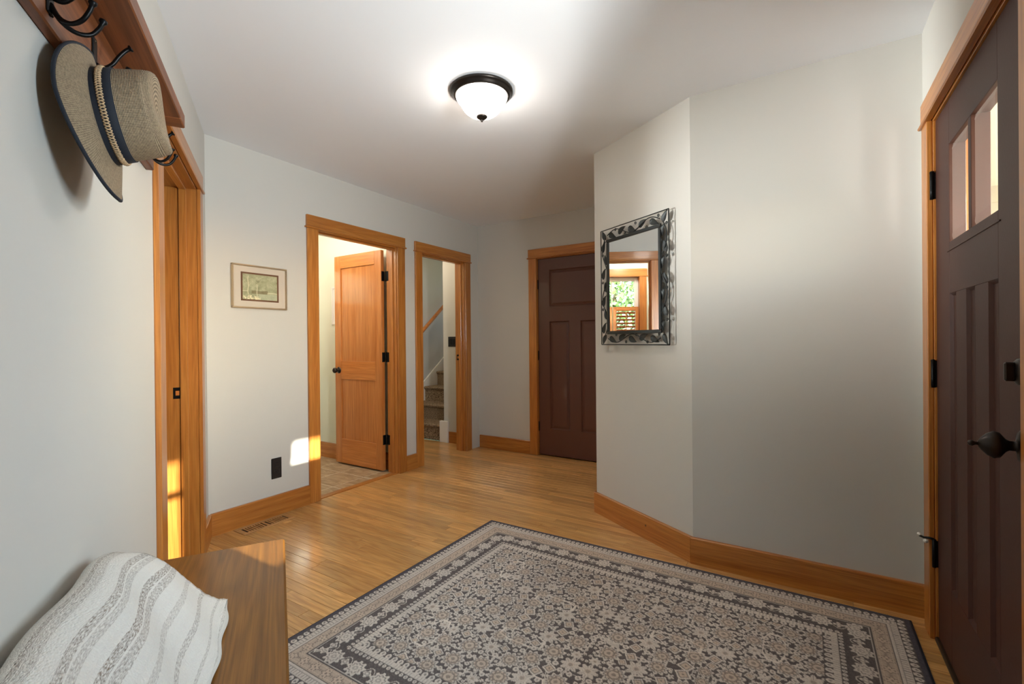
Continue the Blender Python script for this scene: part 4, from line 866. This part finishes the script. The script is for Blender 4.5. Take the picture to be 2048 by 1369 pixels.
# ---------------------------------------------------------------- mirror in a leafy iron frame
mr_ = empty('wall_mirror', wpos('D', .409, 0, 1.513), FR['D'][1], label='rectangular wall mirror in a dark metal leaf and vine frame', cat='mirror')
mw, mh = .296, .370; iw, ih = .218, .284; bw = .020; Y = -.034
for p in (((-mw, -mh), (mw, -mh)), ((mw, -mh), (mw, mh)), ((mw, mh), (-mw, mh)), ((-mw, mh), (-mw, -mh))):
    MB().tube([(p[0][0], Y, p[0][1]), (p[1][0], Y, p[1][1])], .0032, 8).build('outer_rod', 'pewter', mr_)
MB().box((-iw, Y + .001, -ih), (iw, Y + .005, ih)).build('mirror_glass', 'mirror', mr_, label='mirror glass')
for p, q in (((-iw - bw, Y - .006, -ih - bw), (iw + bw, Y + .008, -ih)), ((-iw - bw, Y - .006, ih), (iw + bw, Y + .008, ih + bw)), ((-iw - bw, Y - .006, -ih), (-iw, Y + .008, ih)), ((iw, Y - .006, -ih), (iw + bw, Y + .008, ih))):
    MB().cbox(p, q, .003).build('inner_frame', 'pewter', mr_)
for x, z in ((-.15, .2), (.15, .2), (-.15, -.2), (.15, -.2)):
    MB().tube([(x, Y + .006, z), (x, 0, z)], .006, 8).build('standoff', 'pewter', mr_)
def leaf_mesh():
    m = MB(); n = 9; vs = []
    for i in range(n):
        t = i / (n - 1); w_ = .0165 * (math.sin(math.pi * t ** .72)) ** .8 * (1 - .15 * t); x = -.030 + .060 * t
        vs += [(x, 0.0 - .004 * math.sin(math.pi * t), -w_), (x, .0045, 0), (x, 0.0 - .004 * math.sin(math.pi * t), w_)]
    fs = []
    for i in range(n - 1):
        a_ = 3 * i; fs += [(a_, a_ + 3, a_ + 4, a_ + 1), (a_ + 1, a_ + 4, a_ + 5, a_ + 2)]
    k = len(vs); vs2 = [(x, y + .0016, z) for x, y, z in vs]; fs2 = [tuple(j + k for j in f[::-1]) for f in fs]
    m.add(vs + vs2, fs + fs2, True)
    return m
lf = leaf_mesh().build('leaf', 'pewter', mr_); leafdata = lf.data; COL.objects.unlink(lf); bpy.data.objects.remove(lf)
curl = MB().tube([(.011 * (1 - .72 * k / 26) * math.cos(k * .55), 0, .011 * (1 - .72 * k / 26) * math.sin(k * .55)) for k in range(27)], .0016, 6).build('curl', 'pewter', mr_); curldata = curl.data; COL.objects.unlink(curl); bpy.data.objects.remove(curl)
def put(data, name, x, z, ang, sc=1.0, y=Y):
    o = link(name, data, mr_, (x, y, z)); o.rotation_euler = (0, -ang, 0); o.scale = (sc, 1, sc); return o
cz = mh - .039; cx_ = mw - .039
for sx in (-1, 1):
    for sz in (-1, 1): put(leafdata, 'leaf', sx * (mw - .030), sz * (mh - .032), math.atan2(sz * 1.0, sx * .55), 1.15)
def side(n, fixed, half, vert, sg):
    pts = []; m = 60
    for k in range(m + 1):
        t = k / m; a_ = -half + 2 * half * t; off = .026 * math.sin(math.pi * (n / 2) * 2 * t * .5 + 0) * 1.0
        off = .025 * math.sin(math.pi * (n + 1) / 2 * t * 1.0 * 2 / 2)
        pts.append((fixed + sg * off, Y, a_) if vert else (a_, Y, fixed + sg * off))
    MB().tube(pts, .003, 6).build('vine', 'pewter', mr_)
    for k in range(n):
        t = (k + .5) / n; a_ = -half + 2 * half * t; s_ = 1 if k % 2 else -1
        if vert: put(leafdata, 'leaf', fixed + s_ * .010, a_, math.pi / 2 + s_ * .35, 1.22); put(curldata, 'curl', fixed - s_ * .022, a_ + half / n * .75, k, .85)
        else: put(leafdata, 'leaf', a_, fixed + s_ * .008, s_ * .45, 1.22); put(curldata, 'curl', a_ + half / n * .75, fixed - s_ * .022, k, .85)
side(7, -cx_, mh - .062, True, 1); side(7, cx_, mh - .062, True, -1); side(5, cz, mw - .066, False, 1); side(5, -cz, mw - .066, False, -1)

# white framed panel on the tiled room wall, mostly behind the open door
wp = empty('wall_panel', (TX1, 3.93, 1.54), 0, label='white framed panel on the tiled room wall behind the open wooden door', cat='wall panel')
MB().box((-.006, -.10, -.18), (0, .10, .18)).build('panel', 'white_paint', wp)
for p, q in (((-.10, -.19), (.10, -.17)), ((-.10, .17), (.10, .19)), ((-.11, -.19), (-.09, .19)), ((.09, -.19), (.11, .19))):
    MB().cbox((-.012, p[0], p[1]), (0, q[0], q[1]), .002).build('frame_rail', 'white_paint', wp)

# ---------------------------------------------------------------- outside: porch, wing of the house, shrubs
slab('ground', (-25, -30, -.45), (30, 30, -.20), 'grass', 'lawn around the house', 'ground')
slab('porch_floor', (-1.5, -2.6, -.19), (4.6, FY - .155, -.02), 'concrete', 'concrete porch floor', 'porch')
slab('porch_roof', (-1.5, -2.43, 2.327), (5.5, FY - .16, 2.44), 'white_paint', 'white porch ceiling', 'porch')
for k, (x, lb) in enumerate(((1.83, 'white square porch column facing the front door'), (4.2, 'white square porch column at the far end of the porch'))):
    pp = empty('porch_column', (x, -2.26, 0), 0, label=lb, cat='column', group='porch columns')
    MB().box((-.13, -.13, .25), (.13, .13, 2.20)).build('shaft', 'white_paint', pp); MB().box((-.17, -.17, -.02), (.17, .17, .25)).build('plinth', 'white_paint', pp); MB().box((-.17, -.17, 2.20), (.17, .17, 2.327)).build('capital', 'white_paint', pp)
wing = empty('house_wing', (5.0, -1.6, 0), 0, label='taupe sided wing of the house beyond the porch', cat='building')
MB().box((0, -2.4, -.2), (.2, 1.0, 3.0)).build('wall', 'siding', wing)
for k in range(20): MB().add([(0, -2.4, -.2 + k * .16), (-.022, -2.4, -.2 + k * .16), (0, -2.4, -.045 + k * .16), (0, 1.0, -.2 + k * .16), (-.022, 1.0, -.2 + k * .16), (0, 1.0, -.045 + k * .16)], [(0, 1, 2), (5, 4, 3), (0, 3, 4, 1), (1, 4, 5, 2)]).build('siding_board', 'siding', wing)
for y in (-.95, .75): MB().box((-.05, y, -.2), (0, y + .16, 3.0)).build('trim_board', 'white_paint', wing)
def shrub(name, loc, rx, rz, n, label, seed):
    e = empty(name, loc, 0, label=label, cat='tree', group='trees outside the tiled room'); rr = np.random.RandomState(seed)
    v = rr.normal(size=(n, 3)); v /= np.linalg.norm(v, axis=1)[:, None]; v *= (rr.rand(n, 1) ** .35); c = v * np.array([rx, rx, rz]) + np.array([0, 0, rz * 1.05])
    a_ = rr.normal(size=(n, 3)); a_ /= np.linalg.norm(a_, axis=1)[:, None]; b_ = np.cross(a_, rr.normal(size=(n, 3))); b_ /= np.linalg.norm(b_, axis=1)[:, None]; L_ = (.06 + .05 * rr.rand(n, 1))
    P = np.stack([c - a_ * L_, c + b_ * L_ * .45, c + a_ * L_, c - b_ * L_ * .45], 1).reshape(-1, 3)
    me = bpy.data.meshes.new('foliage'); me.from_pydata(P.tolist(), [], np.arange(4 * n).reshape(-1, 4).tolist()); me.materials.append(MAT['leaf']); link('foliage', me, e, kind='stuff')
    MB().tube([(0, 0, -.25), (.05, 0, rz * .6), (0, .1, rz * 1.2)], [.12, .09, .03], 8).build('trunk', 'bark', e)
shrub('tree', (1.6, 9.5, 0), 1.9, 2.0, 5000, 'broad leafy tree outside the tiled room window', 1)
shrub('tree', (-3.1, 10.5, 0), 2.2, 2.6, 5000, 'taller leafy tree further left outside the tiled room', 2)
shrub('tree', (6.2, 11.5, 0), 2.2, 2.4, 5000, 'leafy tree further right outside the tiled room', 3)
